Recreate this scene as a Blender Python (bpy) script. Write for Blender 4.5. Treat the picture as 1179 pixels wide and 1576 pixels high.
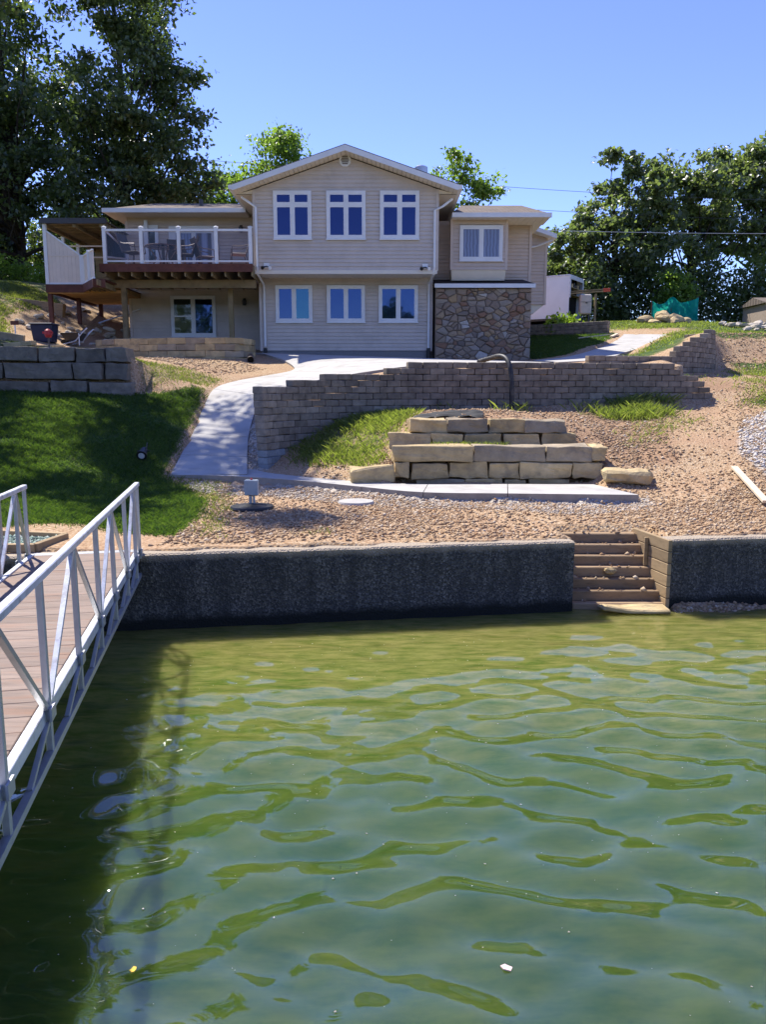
import bpy, bmesh, math, random
import numpy as np
from mathutils import Vector, Matrix, noise as mnoise
R = math.radians
rng = np.random.default_rng(7); random.seed(7)
for _o in list(bpy.data.objects): bpy.data.objects.remove(_o)
SC = bpy.context.scene; COL = SC.collection
# ------------------------------------------------------------------ camera
cam = bpy.data.cameras.new('camera'); cam_o = bpy.data.objects.new('camera', cam); COL.objects.link(cam_o)
cam.sensor_fit = 'VERTICAL'; cam.sensor_height = 36; cam.lens = 36*1184/1576
cam.clip_start = .05; cam.clip_end = 1200
cam_o.location = (0, 0, 2.6); cam_o.rotation_euler = (R(90-9.022), 0, 0); SC.camera = cam_o
# ------------------------------------------------------------------ sky, sun, exposure
SUN_EL, SUN_AZ = 55.0, -39.0            # degrees; azimuth from +Y towards +X: behind the house, to the left
wd = bpy.data.worlds.new('World'); SC.world = wd; wd.use_nodes = True
nt = wd.node_tree; nt.nodes.clear()
sky = nt.nodes.new('ShaderNodeTexSky'); sky.sky_type = 'NISHITA'; sky.sun_disc = False
sky.sun_elevation = R(SUN_EL); sky.sun_rotation = R(SUN_AZ); sky.altitude = 300; sky.air_density = .9; sky.dust_density = .0; sky.ozone_density = 6.0
bg = nt.nodes.new('ShaderNodeBackground'); bg.inputs[1].default_value = .12
hs = nt.nodes.new('ShaderNodeHueSaturation'); hs.inputs['Hue'].default_value = .524; hs.inputs['Saturation'].default_value = 1.06; nt.links.new(sky.outputs[0], hs.inputs['Color'])
wo = nt.nodes.new('ShaderNodeOutputWorld'); nt.links.new(hs.outputs[0], bg.inputs[0]); nt.links.new(bg.outputs[0], wo.inputs[0])
sl = bpy.data.lights.new('sun', 'SUN'); sl.energy = 3.7; sl.angle = R(.53); sl.color = (1, .955, .88)
so = bpy.data.objects.new('sun', sl); COL.objects.link(so)
_e, _a = R(SUN_EL), R(SUN_AZ)
SUND = Vector((math.sin(_a)*math.cos(_e), math.cos(_a)*math.cos(_e), math.sin(_e)))
so.rotation_euler = (-SUND).to_track_quat('-Z', 'Y').to_euler(); so.location = (-10, 20, 30)
SC.view_settings.view_transform = 'Standard'; SC.view_settings.look = 'None'; SC.view_settings.gamma = 1; SC.view_settings.use_curve_mapping = False
SC.view_settings.exposure = 1.22
SC.render.engine = 'CYCLES'
try:
    SC.cycles.use_denoising = True; SC.cycles.max_bounces = 8; SC.cycles.transparent_max_bounces = 16
    SC.cycles.caustics_reflective = False; SC.cycles.caustics_refractive = False
except Exception: pass
# ------------------------------------------------------------------ helpers
WM = {}
def wmat(o): return WM.get(o.name, Matrix.Identity(4))
def tag(o, label=None, cat=None, group=None, kind=None):
    if label: o['label'] = label
    if cat: o['category'] = cat
    if group: o['group'] = group
    if kind: o['kind'] = kind
    return o
def thing(name, label, cat, loc=(0, 0, 0), group=None):
    o = bpy.data.objects.new(name, None); COL.objects.link(o); o.location = loc; o.empty_display_size = .2
    WM[o.name] = Matrix.Translation(Vector(loc)); return tag(o, label, cat, group, 'thing')
def link(name, me, m, parent=None, loc=None, rot=None, scale=None):
    o = bpy.data.objects.new(name, me); COL.objects.link(o)
    if m is not None and not me.materials: me.materials.append(m)
    if loc is not None: o.location = loc
    if rot is not None: o.rotation_euler = rot
    if scale is not None: o.scale = scale
    if parent is not None:
        o.parent = parent; o.matrix_parent_inverse = wmat(parent).inverted()
    return o
def npmesh(name, V, Fc, n, smooth=False):
    """mesh from numpy verts and an (m, n) face array"""
    me = bpy.data.meshes.new(name); V = np.asarray(V, np.float32); Fc = np.asarray(Fc, np.int32)
    me.vertices.add(len(V)); me.vertices.foreach_set('co', V.ravel())
    me.loops.add(Fc.size); me.loops.foreach_set('vertex_index', Fc.ravel())
    me.polygons.add(len(Fc)); me.polygons.foreach_set('loop_start', np.arange(len(Fc), dtype=np.int32)*n)
    if smooth: me.polygons.foreach_set('use_smooth', np.ones(len(Fc), bool))
    me.update(calc_edges=True); me.validate(); return me
class MB:
    def __init__(s): s.v = []; s.f = []
    def add(s, vs, fs):
        b = len(s.v); s.v += [tuple(p) for p in vs]; s.f += [tuple(b+i for i in f) for f in fs]; return s
    def box(s, x0, x1, y0, y1, z0, z1):
        return s.add([(x0,y0,z0),(x1,y0,z0),(x1,y1,z0),(x0,y1,z0),(x0,y0,z1),(x1,y0,z1),(x1,y1,z1),(x0,y1,z1)],
                     [(3,2,1,0),(4,5,6,7),(0,1,5,4),(1,2,6,5),(2,3,7,6),(3,0,4,7)])
    def cbox(s, c, d, rz=0):
        c = Vector(c); ca, sa = math.cos(rz), math.sin(rz); vs = []
        for k in (-1, 1):
            for i, j in ((-1,-1),(1,-1),(1,1),(-1,1)):
                x, y = i*d[0]/2, j*d[1]/2; vs.append((c.x+x*ca-y*sa, c.y+x*sa+y*ca, c.z+k*d[2]/2))
        return s.add(vs, [(3,2,1,0),(4,5,6,7),(0,1,5,4),(1,2,6,5),(2,3,7,6),(3,0,4,7)])
    def beam(s, p, q, w, h, up=(0, 0, 1)):
        p, q = Vector(p), Vector(q); d = (q-p).normalized(); sd = d.cross(Vector(up))
        if sd.length < 1e-4: sd = d.cross(Vector((1, 0, 0)))
        sd.normalize(); u = sd.cross(d); vs = []
        for e in (p, q):
            for i, j in ((-1,-1),(1,-1),(1,1),(-1,1)): vs.append(e+sd*(i*w/2)+u*(j*h/2))
        return s.add(vs, [(0,1,2,3),(7,6,5,4),(1,0,4,5),(2,1,5,6),(3,2,6,7),(0,3,7,4)])
    def tube(s, pts, r, n=8, cap=True):
        pts = [Vector(p) for p in pts]; rs = r if isinstance(r, (list, tuple)) else [r]*len(pts); vs = []; fs = []; prev = None
        for i, p in enumerate(pts):
            d = (pts[min(i+1, len(pts)-1)]-pts[max(i-1, 0)]).normalized()
            a = d.cross(Vector((0, 0, 1))) if prev is None else prev-d*prev.dot(d)
            if a.length < 1e-3: a = d.cross(Vector((1, 0, 0)))
            a.normalize(); prev = a; b = d.cross(a)
            for k in range(n):
                t = 2*math.pi*k/n; vs.append(p+(a*math.cos(t)+b*math.sin(t))*rs[i])
        for i in range(len(pts)-1):
            for k in range(n): fs.append((i*n+k, i*n+(k+1)%n, (i+1)*n+(k+1)%n, (i+1)*n+k))
        if cap: fs.append(tuple(range(n-1, -1, -1))); fs.append(tuple((len(pts)-1)*n+k for k in range(n)))
        return s.add(vs, fs)
    def prism(s, pts, axis, a, b):
        """2-d outline extruded along an axis: 'y' takes (x, z), 'x' takes (y, z), 'z' takes (x, y)"""
        f = {'y': lambda p, t: (p[0], t, p[1]), 'x': lambda p, t: (t, p[0], p[1]), 'z': lambda p, t: (p[0], p[1], t)}[axis]; n = len(pts)
        s.add([f(p, a) for p in pts]+[f(p, b) for p in pts],
              [tuple(range(n)), tuple(range(2*n-1, n-1, -1))]+[(i, n+i, n+(i+1)%n, (i+1)%n) for i in range(n)]); return s
    def lathe(s, c, prof, n=16):
        c = Vector(c); vs = []; fs = []
        for r, z in prof:
            for k in range(n): t = 2*math.pi*k/n; vs.append((c.x+r*math.cos(t), c.y+r*math.sin(t), c.z+z))
        for i in range(len(prof)-1):
            for k in range(n): fs.append((i*n+k, i*n+(k+1)%n, (i+1)*n+(k+1)%n, (i+1)*n+k))
        fs.append(tuple(range(n-1, -1, -1))); fs.append(tuple((len(prof)-1)*n+k for k in range(n)))
        return s.add(vs, fs)
    def mesh(s, name, bevel=0, smooth=False, seg=1):
        me = bpy.data.meshes.new(name); me.from_pydata(s.v, [], s.f)
        bm = bmesh.new(); bm.from_mesh(me); bmesh.ops.recalc_face_normals(bm, faces=bm.faces)
        if bevel: bmesh.ops.bevel(bm, geom=bm.edges[:], offset=bevel, segments=seg, affect='EDGES', profile=.6)
        if smooth:
            for f in bm.faces: f.smooth = True
        bm.to_mesh(me); bm.free(); return me
    def build(s, name, m, parent=None, bevel=0, smooth=False, **k):
        return link(name, s.mesh(name, bevel, smooth), m, parent, **k)
def rough_block(name, d, seed, bev=.025, jit=.012, cuts=2):
    """a split stone block of size d, centred, with broken edges and uneven faces"""
    bm = bmesh.new(); bmesh.ops.create_cube(bm, size=1)
    for v in bm.verts: v.co = Vector((v.co.x*d[0], v.co.y*d[1], v.co.z*d[2]))
    rr = random.Random(seed)
    for v in bm.verts: v.co += Vector((rr.uniform(-1, 1)*jit*1.2, rr.uniform(-1, 1)*jit*1.2, rr.uniform(-1, 1)*jit))
    bmesh.ops.bevel(bm, geom=bm.edges[:], offset=bev, segments=1, affect='EDGES')
    if cuts: bmesh.ops.subdivide_edges(bm, edges=[e for e in bm.edges if e.calc_length() > .12], cuts=cuts, use_grid_fill=True)
    o = Vector((seed*3.7, seed*1.3, seed*.7))
    for v in bm.verts: v.co += mnoise.noise_vector(v.co*5+o)*jit*1.6+mnoise.noise_vector(v.co*14+o)*jit*.7
    me = bpy.data.meshes.new(name); bmesh.ops.recalc_face_normals(bm, faces=bm.faces); bm.to_mesh(me); bm.free(); return me
def rock_mesh(name, seed, sub=2, rough=.35):
    bm = bmesh.new(); bmesh.ops.create_icosphere(bm, subdivisions=sub, radius=1); o = Vector((seed*7.1, seed*2.3, seed))
    for v in bm.verts:
        n = mnoise.noise(v.co*1.3+o)*rough+mnoise.noise(v.co*3+o)*rough*.4; v.co *= 1+n
    me = bpy.data.meshes.new(name); bm.to_mesh(me); bm.free(); return me
# ------------------------------------------------------------------ materials
MT = {}
class NB:
    """node builder for one material"""
    def __init__(s, name):
        s.m = bpy.data.materials.new(name); s.m.use_nodes = True; s.t = s.m.node_tree; s.t.nodes.clear()
        s.out = s.n('ShaderNodeOutputMaterial'); MT[name] = s.m
    def n(s, t, **kw):
        nd = s.t.nodes.new(t)
        for k, v in kw.items(): setattr(nd, k, v)
        return nd
    def l(s, a, b): s.t.links.new(a, b)
    def setin(s, nd, i, v):
        if hasattr(v, 'is_output') or isinstance(v, bpy.types.NodeSocket): s.l(v, nd.inputs[i])
        else: nd.inputs[i].default_value = v
    def pos(s, sc=(1, 1, 1)):
        g = s.n('ShaderNodeNewGeometry'); mp = s.n('ShaderNodeMapping'); s.l(g.outputs['Position'], mp.inputs[0]); mp.inputs['Scale'].default_value = sc; return mp.outputs[0]
    def noise(s, vec, scale, detail=3, rough=.55, out=0):
        nd = s.n('ShaderNodeTexNoise'); s.l(vec, nd.inputs['Vector']); nd.inputs['Scale'].default_value = scale; nd.inputs['Detail'].default_value = detail; nd.inputs['Roughness'].default_value = rough; return nd.outputs[out]
    def vor(s, vec, scale, feature='F1', out='Color', rnd=1.0):
        nd = s.n('ShaderNodeTexVoronoi', feature=feature); s.l(vec, nd.inputs['Vector']); nd.inputs['Scale'].default_value = scale; nd.inputs['Randomness'].default_value = rnd; return nd.outputs[out]
    def ramp(s, fac, stops, interp='LINEAR'):
        nd = s.n('ShaderNodeValToRGB'); e = nd.color_ramp.elements; nd.color_ramp.interpolation = interp
        while len(e) < len(stops): e.new(.5)
        for i, (p, c) in enumerate(stops): e[i].position = p; e[i].color = (c[0], c[1], c[2], 1) if len(c) == 3 else c
        s.l(fac, nd.inputs[0]); return nd.outputs[0]
    def mix(s, f, a, b, mode='MIX'):
        nd = s.n('ShaderNodeMix', data_type='RGBA', blend_type=mode)
        def p(i, v):
            if isinstance(v, bpy.types.NodeSocket): s.l(v, nd.inputs[i])
            else: nd.inputs[i].default_value = v if i == 0 else (v[0], v[1], v[2], 1)
        p(0, f); p(6, a); p(7, b); return nd.outputs[2]
    def math(s, op, a, b=0.0, clamp=False):
        nd = s.n('ShaderNodeMath', operation=op, use_clamp=clamp); s.setin(nd, 0, a); s.setin(nd, 1, b); return nd.outputs[0]
    def mapr(s, v, a, b, c=0., d=1.):
        nd = s.n('ShaderNodeMapRange'); s.l(v, nd.inputs[0])
        for i, q in enumerate((a, b, c, d)): nd.inputs[i+1].default_value = q
        return nd.outputs[0]
    def bump(s, h, dist=.01, strength=1.0, nrm=None):
        nd = s.n('ShaderNodeBump'); s.l(h, nd.inputs['Height']); nd.inputs['Distance'].default_value = dist; nd.inputs['Strength'].default_value = strength
        if nrm is not None: s.l(nrm, nd.inputs['Normal'])
        return nd.outputs[0]
    def pbsdf(s, col, rough=.7, spec=.4, bump=None, metal=0., ior=None, sub=None):
        p = s.n('ShaderNodeBsdfPrincipled')
        if isinstance(col, bpy.types.NodeSocket): s.l(col, p.inputs['Base Color'])
        else: p.inputs['Base Color'].default_value = (*col, 1)
        s.setin(p, 'Roughness', rough); p.inputs['Specular IOR Level'].default_value = spec; p.inputs['Metallic'].default_value = metal
        if ior: p.inputs['IOR'].default_value = ior
        if bump is not None: s.l(bump, p.inputs['Normal'])
        return p.outputs[0]
    def done(s, sh): s.l(sh, s.out.inputs[0]); return s.m
def simple(name, col, rough=.6, spec=.4, var=.12, nscale=6, objvar=.0, bump=0, bscale=60, stretch=(1, 1, 1), metal=0., dirt=None):
    """base colour with world-space mottling, optional per-object variation, fine relief and dirt stains"""
    b = NB(name); p = b.pos(stretch); n = b.noise(p, nscale, 5, .6)
    lo = tuple(c*(1-var*1.6) for c in col); hi = tuple(min(1, c*(1+var*1.6)) for c in col)
    c = b.ramp(n, [(.25, lo), (.75, hi)])
    if objvar:
        oi = b.n('ShaderNodeObjectInfo'); f = b.mapr(oi.outputs['Random'], 0, 1, 1-objvar, 1+objvar)
        cc = b.n('ShaderNodeCombineColor'); [b.l(f, cc.inputs[i]) for i in range(3)]; c = b.mix(1.0, c, cc.outputs[0], 'MULTIPLY')
    if dirt:
        f = b.ramp(b.noise(p, dirt[1], 4, .65), [(.5, (0, 0, 0)), (.72, (1, 1, 1))]); c = b.mix(b.math('MULTIPLY', f, dirt[2]), c, dirt[0])
    bm = b.bump(b.noise(p, bscale, 4, .6), bump) if bump else None
    return b.done(b.pbsdf(c, rough, spec, bm, metal))
simple('siding', (.61, .525, .44), .62, .3, .05, 2.5, .03, dirt=((.30, .26, .21), 1.2, .25))
simple('siding_wing', (.61, .495, .395), .62, .3, .05, 2.5, .03)
simple('trim_white', (.78, .77, .74), .45, .4, .04, 3)
simple('soffit', (.76, .68, .54), .55, .3, .04, 3)
simple('foundation', (.22, .215, .21), .9, .2, .25, 40, bump=.006)
simple('deck_stain', (.105, .038, .024), .65, .3, .25, 5, .12, bump=.002, stretch=(1, 1, 1))
simple('deck_wood', (.27, .20, .105), .8, .2, .25, 4, .18, bump=.002, dirt=((.16, .15, .07), 2.0, .6))
simple('new_wood', (.42, .24, .085), .75, .25, .18, 4, .12, bump=.002)
simple('dark_metal', (.045, .04, .038), .4, .5, .1, 8)
simple('bronze', (.10, .065, .045), .45, .5, .15, 9)
simple('black_plastic', (.012, .012, .013), .45, .5, .2, 8)
simple('fabric_sling', (.10, .085, .07), .9, .2, .1, 8)
simple('cream_cushion', (.55, .47, .36), .9, .2, .08, 8)
simple('galv', (.42, .43, .45), .42, .5, .12, 9, .06, metal=.55, dirt=((.26, .24, .21), 9, .5))
simple('alu_white', (.66, .67, .69), .38, .5, .1, 7, .05, metal=.25, bump=.0008, bscale=90, dirt=((.30, .27, .24), 11, .75))
simple('gangway_board', (.22, .162, .125), .75, .3, .16, 5, .16, bump=.002, stretch=(.6, 5, 3), dirt=((.26, .13, .07), 2.2, .55))
simple('old_timber', (.33, .225, .13), .85, .2, .25, 5, .2, bump=.004, stretch=(1, 4, 4), dirt=((.07, .055, .04), 5, .6))
simple('timber_plank', (.36, .255, .14), .85, .2, .22, 4, .18, bump=.003, stretch=(1, 1, 5), dirt=((.13, .10, .06), 4, .5))
simple('fresh_board', (.62, .51, .36), .75, .25, .08, 5, bump=.002)
simple('concrete', (.42, .40, .36), .85, .25, .09, 2.2, bump=.0025, bscale=120, dirt=((.31, .285, .245), 1.9, .7))
simple('concrete_side', (.29, .26, .22), .9, .2, .14, 5, bump=.004, bscale=50)
simple('seg_block', (.225, .188, .145), .92, .15, .22, 7, .14, bump=.007, bscale=55, dirt=((.10, .085, .068), 2.2, .75))
simple('seg_block_tan', (.265, .225, .175), .92, .15, .2, 7, .16, bump=.007, bscale=55, dirt=((.13, .115, .095), 3, .6))
simple('seg_block_blue', (.26, .28, .29), .92, .15, .16, 7, .1, bump=.006, bscale=55)
simple('limestone', (.47, .355, .185), .9, .2, .2, 3.5, .22, bump=.012, bscale=28, dirt=((.20, .165, .115), 4, .7))
simple('limestone_grey', (.33, .265, .175), .9, .2, .2, 3.5, .2, bump=.012, bscale=28, dirt=((.15, .14, .125), 4, .7))
simple('limestone_shaded', (.20, .17, .13), .9, .2, .25, 3.5, .2, bump=.014, bscale=28, dirt=((.09, .085, .075), 4, .7))  # darker limestone copy with the tree shade put into its colour
simple('pale_rock', (.46, .40, .31), .9, .2, .16, 5, .2, bump=.01, bscale=20)
simple('bark', (.055, .044, .036), .95, .1, .3, 6, bump=.03, bscale=9, stretch=(3, 3, .6))
simple('mortar', (.25, .205, .165), .95, .1, .12, 20, bump=.006)
simple('vinyl_fence', (.74, .62, .50), .5, .4, .04, 4, .03)
simple('trailer_white', (.74, .77, .79), .35, .5, .03, 2)
simple('grey_box', (.36, .41, .42), .5, .4, .06, 8)
simple('blue_bin', (.012, .018, .05), .5, .4, .15, 8)
simple('red_paint', (.55, .035, .03), .5, .4, .1, 8)
simple('orange_red', (.62, .10, .04), .5, .4, .1, 8)
simple('metal_cap', (.42, .42, .44), .3, .5, .08, 6, metal=.8)
simple('shed_wood', (.33, .26, .20), .85, .2, .14, 6, bump=.004, stretch=(6, 6, 1))
simple('beige_wall', (.55, .49, .40), .9, .2, .08, 5, bump=.003)
simple('pipe_black', (.02, .02, .021), .55, .4, .2, 12, dirt=((.2, .17, .13), 9, .5))
simple('silt_cloth', (.03, .03, .03), .8, .3, .2, 9)
simple('dark_void', (.012, .011, .010), .9, .1, .1, 8)
simple('wire', (.06, .06, .065), .6, .3, .05, 3)
simple('pink_petal', (.75, .5, .46), .7, .3, .15, 30)
simple('yellow_leaf', (.65, .45, .06), .7, .3, .15, 30)
def shingles():
    b = NB('shingle'); p = b.pos((1, 1, 1)); br = b.n('ShaderNodeTexBrick'); mp = b.n('ShaderNodeMapping'); b.l(p, mp.inputs[0])
    sx = b.n('ShaderNodeSeparateXYZ'); b.l(p, sx.inputs[0]); cx = b.n('ShaderNodeCombineXYZ'); b.l(sx.outputs[0], cx.inputs[0]); b.l(sx.outputs[1], cx.inputs[1])
    b.l(cx.outputs[0], br.inputs['Vector']); br.inputs['Scale'].default_value = 1; br.inputs['Brick Width'].default_value = .3; br.inputs['Row Height'].default_value = .14
    br.inputs['Mortar Size'].default_value = .012; br.inputs['Color1'].default_value = (.20, .16, .125, 1); br.inputs['Color2'].default_value = (.125, .105, .09, 1); br.inputs['Mortar'].default_value = (.06, .05, .045, 1)
    c = b.mix(b.noise(p, 3, 4), br.outputs[0], (.26, .21, .16), 'MIX'); c = b.mix(.55, br.outputs[0], c)
    return b.done(b.pbsdf(c, .95, .15, b.bump(b.noise(p, 80, 3), .006)))
shingles(); simple('shingle_dark', (.05, .042, .04), .95, .15, .25, 12, bump=.006)
def glass_dark(name, base, ior, rough=.03, curtain=False, metal=0.):
    b = NB(name); p = b.pos(); c = base
    if curtain:
        s = b.n('ShaderNodeSeparateXYZ'); b.l(p, s.inputs[0]); w = b.math('SINE', b.math('ADD', b.math('MULTIPLY', s.outputs[0], 55), b.math('MULTIPLY', b.noise(p, 3), 6)))
        c = b.ramp(b.mapr(w, -1, 1), [(0, tuple(q*.55 for q in base)), (1, base)])
    nm = b.bump(b.noise(p, 1.3, 2), .01, .25)
    return b.done(b.pbsdf(c, rough, .5, nm, metal, ior=ior))
glass_dark('pane_dark', (.028, .042, .105), 1.5, metal=.85); glass_dark('pane_low', (.032, .056, .135), 1.5, metal=.85); glass_dark('pane_teal', (.035, .095, .155), 1.5, metal=.8)  # blue metallic tint paints the reflected sky into these panes
glass_dark('pane_curtain', (.22, .25, .36), 1.5, curtain=True); glass_dark('pane_green', (.03, .04, .035), 1.8)
def stripe_curtain():
    b = NB('striped_curtain'); s = b.n('ShaderNodeSeparateXYZ'); b.l(b.pos(), s.inputs[0])
    w = b.math('SINE', b.math('MULTIPLY', s.outputs[0], 17)); c = b.ramp(b.mapr(w, -1, 1), [(.2, (.07, .045, .05)), (.5, (.22, .22, .34)), (.85, (.34, .36, .48))])
    return b.done(b.pbsdf(c, .25, .5))
stripe_curtain()
def clear_glass():
    b = NB('clear_glass'); tr = b.n('ShaderNodeBsdfTransparent'); tr.inputs[0].default_value = (.90, .88, .91, 1); g = b.n('ShaderNodeBsdfGlossy'); g.inputs['Roughness'].default_value = .02
    fr = b.n('ShaderNodeFresnel'); fr.inputs[0].default_value = 1.3; m = b.n('ShaderNodeMixShader'); b.l(fr.outputs[0], m.inputs[0]); b.l(tr.outputs[0], m.inputs[1]); b.l(g.outputs[0], m.inputs[2]); return b.done(m.outputs[0])
clear_glass()
def leafmat(name, c0, c1, trans=.35, spec=.35):
    b = NB(name); p = b.pos(); geo = b.n('ShaderNodeNewGeometry')
    c = b.ramp(geo.outputs['Random Per Island'], [(0, c0), (1, c1)]); c = b.mix(b.noise(p, .9, 3), c, tuple(q*.72 for q in c0), 'MIX')
    pb = b.pbsdf(c, .4, spec); t = b.n('ShaderNodeBsdfTranslucent'); cc = b.mix(1.0, c, (1.5, 1.7, .7), 'MULTIPLY'); b.l(cc, t.inputs[0])
    m = b.n('ShaderNodeMixShader'); m.inputs[0].default_value = trans; b.l(pb, m.inputs[1]); b.l(t.outputs[0], m.inputs[2]); return b.done(m.outputs[0])
leafmat('leaf_dark', (.075, .105, .04), (.17, .21, .085), .46, .8); leafmat('leaf_oak', (.115, .145, .07), (.24, .275, .14), .54, .9)
leafmat('leaf_light', (.14, .21, .045), (.27, .35, .10), .58); leafmat('leaf_hosta', (.16, .24, .03), (.3, .38, .07), .5)
leafmat('grass_lawn', (.055, .105, .022), (.16, .205, .055), .5, .25); leafmat('grass_dry', (.13, .16, .04), (.30, .28, .12), .5, .2); leafmat('grass_weed', (.17, .21, .05), (.36, .36, .14), .58, .25)
def greenfab():
    b = NB('green_fabric'); p = b.pos(); c = b.ramp(b.noise(p, 2.5, 3), [(.3, (.0, .30, .22)), (.75, (.05, .55, .42))])
    d = b.n('ShaderNodeBsdfDiffuse'); b.l(c, d.inputs[0]); t = b.n('ShaderNodeBsdfTranslucent'); b.l(c, t.inputs[0]); m = b.n('ShaderNodeMixShader'); m.inputs[0].default_value = .45
    b.l(d.outputs[0], m.inputs[1]); b.l(t.outputs[0], m.inputs[2]); return b.done(m.outputs[0])
greenfab()
def seawallmat():
    b = NB('seawall'); p = b.pos(); sp = b.n('ShaderNodeSeparateXYZ'); b.l(p, sp.inputs[0])
    v = b.vor(p, 52, 'F1', 'Color'); g = b.n('ShaderNodeRGBToBW'); b.l(v, g.inputs[0])
    c = b.ramp(g.outputs[0], [(.15, (.040, .039, .036)), (.55, (.088, .083, .076)), (.9, (.20, .185, .16))])
    st = b.noise(b.pos((5, 5, .5)), 1.2, 4); c = b.mix(b.math('MULTIPLY', b.ramp(st, [(.38, (0, 0, 0)), (.62, (1, 1, 1))]), .6), c, (.036, .036, .036))
    edge = b.mapr(b.math('ADD', sp.outputs[2], b.math('MULTIPLY', b.noise(p, 5, 3), .09)), .80, .88); c = b.mix(b.math('MULTIPLY', edge, .75), c, (.46, .37, .26))   # dusty top edge, with its sunlit lip painted in lighter
    wet = b.mapr(b.math('ADD', sp.outputs[2], b.math('MULTIPLY', b.noise(p, 3, 3), .12)), .15, .24); c = b.mix(wet, (.012, .013, .011), c)                              # algae-black waterline
    d = b.vor(p, 52, 'F1', 'Distance'); bm = b.bump(b.math('ADD', d, b.noise(p, 12, 3)), .015, .8)
    return b.done(b.pbsdf(c, .8, .25, bm))
seawallmat()
def stonemat():
    b = NB('veneer_stone'); p = b.pos(); oi = b.n('ShaderNodeObjectInfo')
    c = b.ramp(oi.outputs['Random'], [(0, (.32, .235, .17)), (.16, (.47, .345, .23)), (.3, (.23, .185, .15)), (.42, (.50, .40, .30)), (.55, (.35, .18, .10)), (.66, (.43, .36, .28)), (.8, (.53, .35, .175)), (.9, (.38, .29, .22)), (1, (.72, .65, .55))])
    n = b.noise(p, 9, 5, .65); c = b.mix(b.math('MULTIPLY', n, .65), c, tuple((.14, .11, .085))); return b.done(b.pbsdf(c, .88, .2, b.bump(b.noise(p, 22, 5, .65), .02)))
stonemat()
def gravelmat(name, cols):
    b = NB(name); geo = b.n('ShaderNodeNewGeometry'); c = b.ramp(geo.outputs['Random Per Island'], [(i/(len(cols)-1), q) for i, q in enumerate(cols)])
    p = b.pos(); c = b.mix(b.math('MULTIPLY', b.noise(p, 30, 3), .5), c, (.25, .17, .11)); return b.done(b.pbsdf(c, .92, .15))
gravelmat('gravel_tan', [(.40, .265, .135), (.50, .355, .205), (.30, .17, .085), (.56, .44, .29), (.38, .215, .10), (.27, .19, .12), (.48, .335, .195), (.62, .53, .40)])
gravelmat('gravel_grey', [(.46, .41, .34), (.56, .50, .42), (.36, .31, .25), (.50, .40, .29), (.60, .55, .47)])
gravelmat('gravel_white', [(.58, .54, .48), (.70, .66, .60), (.48, .43, .37), (.66, .60, .52), (.72, .69, .64)])
gravelmat('glass_chips', [(.10, .22, .17), (.22, .36, .29), (.40, .52, .45), (.08, .16, .13), (.55, .60, .55)])
def groundmat():
    b = NB('ground'); p = b.pos(); at = b.n('ShaderNodeAttribute', attribute_name='zone'); s = b.n('ShaderNodeSeparateColor'); b.l(at.outputs['Color'], s.inputs[0])
    def cells(sc, stops):
        g = b.n('ShaderNodeRGBToBW'); b.l(b.vor(p, sc, 'F1', 'Color'), g.inputs[0]); return b.ramp(g.outputs[0], stops)
    tan = cells(42, [(.1, (.22, .13, .07)), (.35, (.35, .225, .12)), (.6, (.43, .30, .175)), (.85, (.50, .385, .25))])
    tan = b.mix(b.ramp(b.noise(p, 1.1, 5, .6), [(.4, (0, 0, 0)), (.7, (1, 1, 1))]), tan, b.mix(.6, tan, (.38, .23, .135)))
    grey = cells(46, [(.1, (.26, .22, .17)), (.45, (.43, .37, .29)), (.85, (.56, .50, .42))])
    soil = b.ramp(b.noise(p, 7, 6, .7), [(.3, (.20, .11, .06)), (.55, (.33, .20, .115)), (.75, (.42, .285, .175))])
    soil = b.mix(.35, soil, tan)
    gr = b.ramp(b.noise(p, 5, 5, .65), [(.3, (.028, .055, .012)), (.5, (.05, .09, .02)), (.72, (.12, .13, .045))])
    wob = b.math('MULTIPLY', b.math('SUBTRACT', b.noise(p, 3.5, 5, .7), .5), 1.1)
    def m(ch): return b.math('ADD', b.math('MULTIPLY', b.math('SUBTRACT', b.math('ADD', ch, wob), .5), 3.2), .5, True)
    c = b.mix(m(s.outputs[2]), tan, soil); c = b.mix(m(s.outputs[1]), c, grey); c = b.mix(m(s.outputs[0]), c, gr)
    sp = b.n('ShaderNodeSeparateXYZ'); b.l(p, sp.inputs[0]); wet = b.mapr(sp.outputs[2], -.02, .06)
    bed = cells(9, [(.1, (.10, .085, .03)), (.5, (.22, .19, .075)), (.9, (.34, .30, .14))]); c = b.mix(wet, bed, c)
    h = b.math('ADD', b.vor(p, 30, 'F1', 'Distance'), b.noise(p, 9, 5, .65)); return b.done(b.pbsdf(c, .95, .12, b.bump(h, .025, .6)))
groundmat()
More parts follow.
